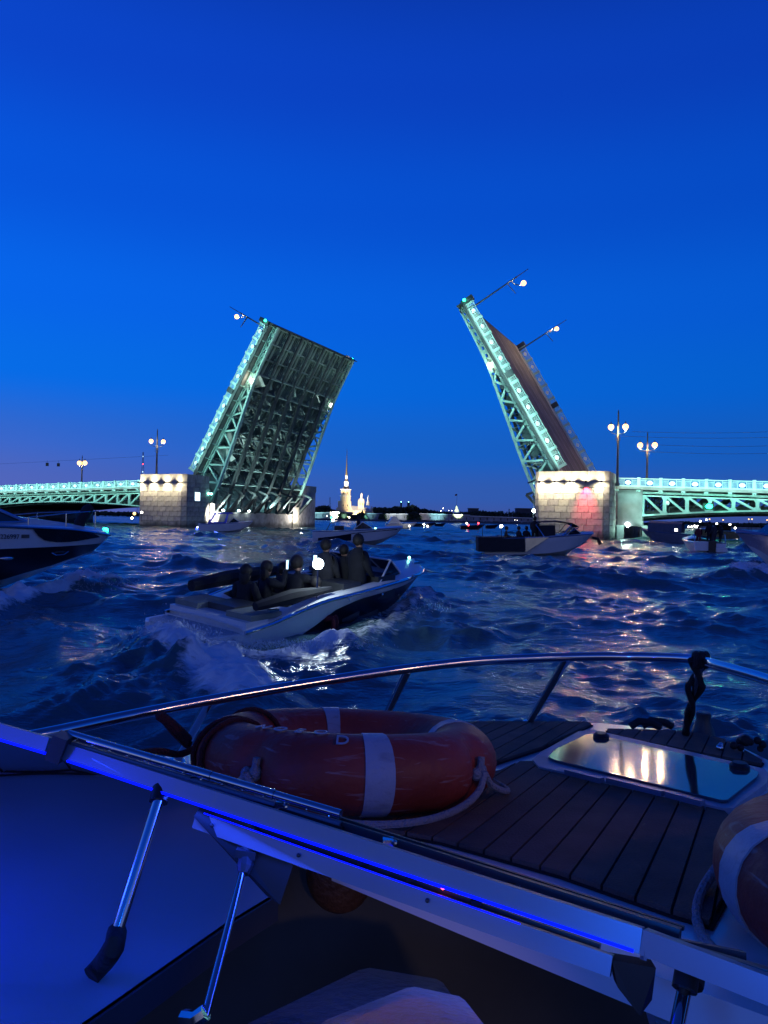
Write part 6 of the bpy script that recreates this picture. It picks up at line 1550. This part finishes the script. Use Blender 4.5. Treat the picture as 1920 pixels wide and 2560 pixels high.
# ---------------------------------------------------------------- lifebuoys
def lifebuoy(loc, rot, label, ang0):
    t = thing('lifebuoy', label, 'lifebuoy', loc, rot, 'orange lifebuoys on the foredeck')
    R0, ra, rb = .275, .082, .080; N = 96; K = 22
    def ring(a, r1, r2, dent=True):
        rr = []
        # moulded hollows at the rope points
        dd = 0.0
        for q in range(4):
            da = (a - (ang0 + math.pi / 4 + q * math.pi / 2) + math.pi) % (2 * math.pi) - math.pi
            dd = max(dd, math.exp(-(da / .085) ** 2))
        for j in range(K):
            q = 2 * math.pi * j / K; c = math.cos(q); s = math.sin(q)
            k = 1.0 - (dd * .30 * max(0, c) ** 0.7 if dent and c > 0 else 0)
            x = R0 + r1 * c * k; rr.append(Vector((x * math.cos(a), x * math.sin(a), r2 * s)))
        return rr
    b = MB(); b.grid([ring(2 * math.pi * i / N, ra, rb) for i in range(N + 1)], close_u=True); b.build('ring', M['orange'], t, smooth=True)
    for q in range(4):
        a = ang0 + q * math.pi / 2; hw_ = .085
        b = MB(); A_ = [a - hw_ + 2 * hw_ * i / 8 for i in range(9)]
        rows = [ring(A_[0], ra - .001, rb - .001, False)] + [ring(x, ra + .0025, rb + .0025, False) for x in A_] + [ring(A_[-1], ra - .001, rb - .001, False)]
        b.grid(rows, close_u=True); b.build('reflective_band', M['band'], t, smooth=True)
        # knot in each hollow
        ka = ang0 + math.pi / 4 + q * math.pi / 2; c = Vector(((R0 + ra - .010) * math.cos(ka), (R0 + ra - .010) * math.sin(ka), 0)); tg = Vector((-math.sin(ka), math.cos(ka), 0))
        b = MB(); b.sphere(c + tg * .012, .013, 10, 7, sc=(1, 1, 1.3)); b.sphere(c - tg * .012 + Vector((0, 0, -.004)), .012, 10, 7, sc=(1, 1, 1.2)); b.tube([c + tg * .010, c + tg * .014 + Vector((0, 0, .030))], .008, 7); knot_mb = b
        # rope loop to the next knot
        pts = []
        for i in range(25):
            f = i / 24; aa = ka + f * math.pi / 2; sag = math.sin(math.pi * f)
            rr = R0 + ra + .004 + .028 * sag; z = -.002 - (.070 * sag ** .5)
            pts.append((rr * math.cos(aa), rr * math.sin(aa), max(z, -rb + .008)))
        gr = MB().tube(pts, .0075, 8).build('grab_rope', M['rope'], t, smooth=True); knot_mb.build('rope_knot', M['rope'], gr, smooth=True)
    return t
bc = D(868, 1884, DZ + .09)
buoy1 = lifebuoy(tuple(bc), (R(-8.5), R(1.0), 0), 'whole orange lifebuoy with pale reflective bands lying on the left of the foredeck', R(-77))
# worn white letters printed along the crown of the ring
for i, ch in enumerate('NOEOD'):
    a = R(-128) + i * R(9.5); rr = .275 + (.008 if i < 4 else .040)
    ea = Vector((math.cos(a), math.sin(a), 0)); et = Vector((-math.sin(a), math.cos(a), 0))
    lift = math.acos(min(1, (rr - .275) / .082)); p = ea * rr + Vector((0, 0, .081 * math.sin(lift) + .0015)); nrm = ea * math.cos(lift) + Vector((0, 0, math.sin(lift)))
    text_mesh(ch, .040, M['band'], 'printed_letter', buoy1, face_mtx(p, et, nrm), ext=.0012)
b2c = D(2500, 2215, DZ + .10)
buoy2 = lifebuoy(tuple(b2c), (R(-7), R(-3), 0), 'cut off orange lifebuoy at the right edge of the foredeck', R(176))
# red brown line tied round the left buoy and stanchion
t = thing('red_rope', 'dark red line tied round the lifebuoy and the left stanchion', 'rope', (0, 0, 0))
def around(a0, a1, tilt=0.0, r_=.088, n=20):
    c = bc.copy(); am = a0; ea = Vector((math.cos(am), math.sin(am), 0)); out = []
    for i in range(n + 1):
        q = R(-60) + R(300) * i / n; x = .275 + r_ * math.cos(q); aa = am + (a1 - a0) * i / n
        out.append(c + Euler((R(-8.5), R(1), 0)).to_matrix() @ Vector((x * math.cos(aa), x * math.sin(aa), .084 * math.sin(q))))
    return out
for a0, a1 in ((R(196), R(206)), (R(160), R(150)), (R(214), R(200))): MB().tube(around(a0, a1), .0065, 7).build('turn', M['redrope'], t, smooth=True)
s_ = P(470, 1860, 1.84)
MB().tube(spl([s_, P(440, 1830, 1.80), P(415, 1800, 1.78), P(400, 1790, 1.76), P(430, 1812, 1.78), P(470, 1850, 1.82)], 5), .012, 7).build('tail', M['redrope'], t, smooth=True)
MB().tube(spl([P(330, 1886, 1.6), P(400, 1878, 1.7), P(455, 1885, 1.8), P(520, 1850, 1.8)], 5), .008, 7).build('tail', M['redrope'], t, smooth=True)
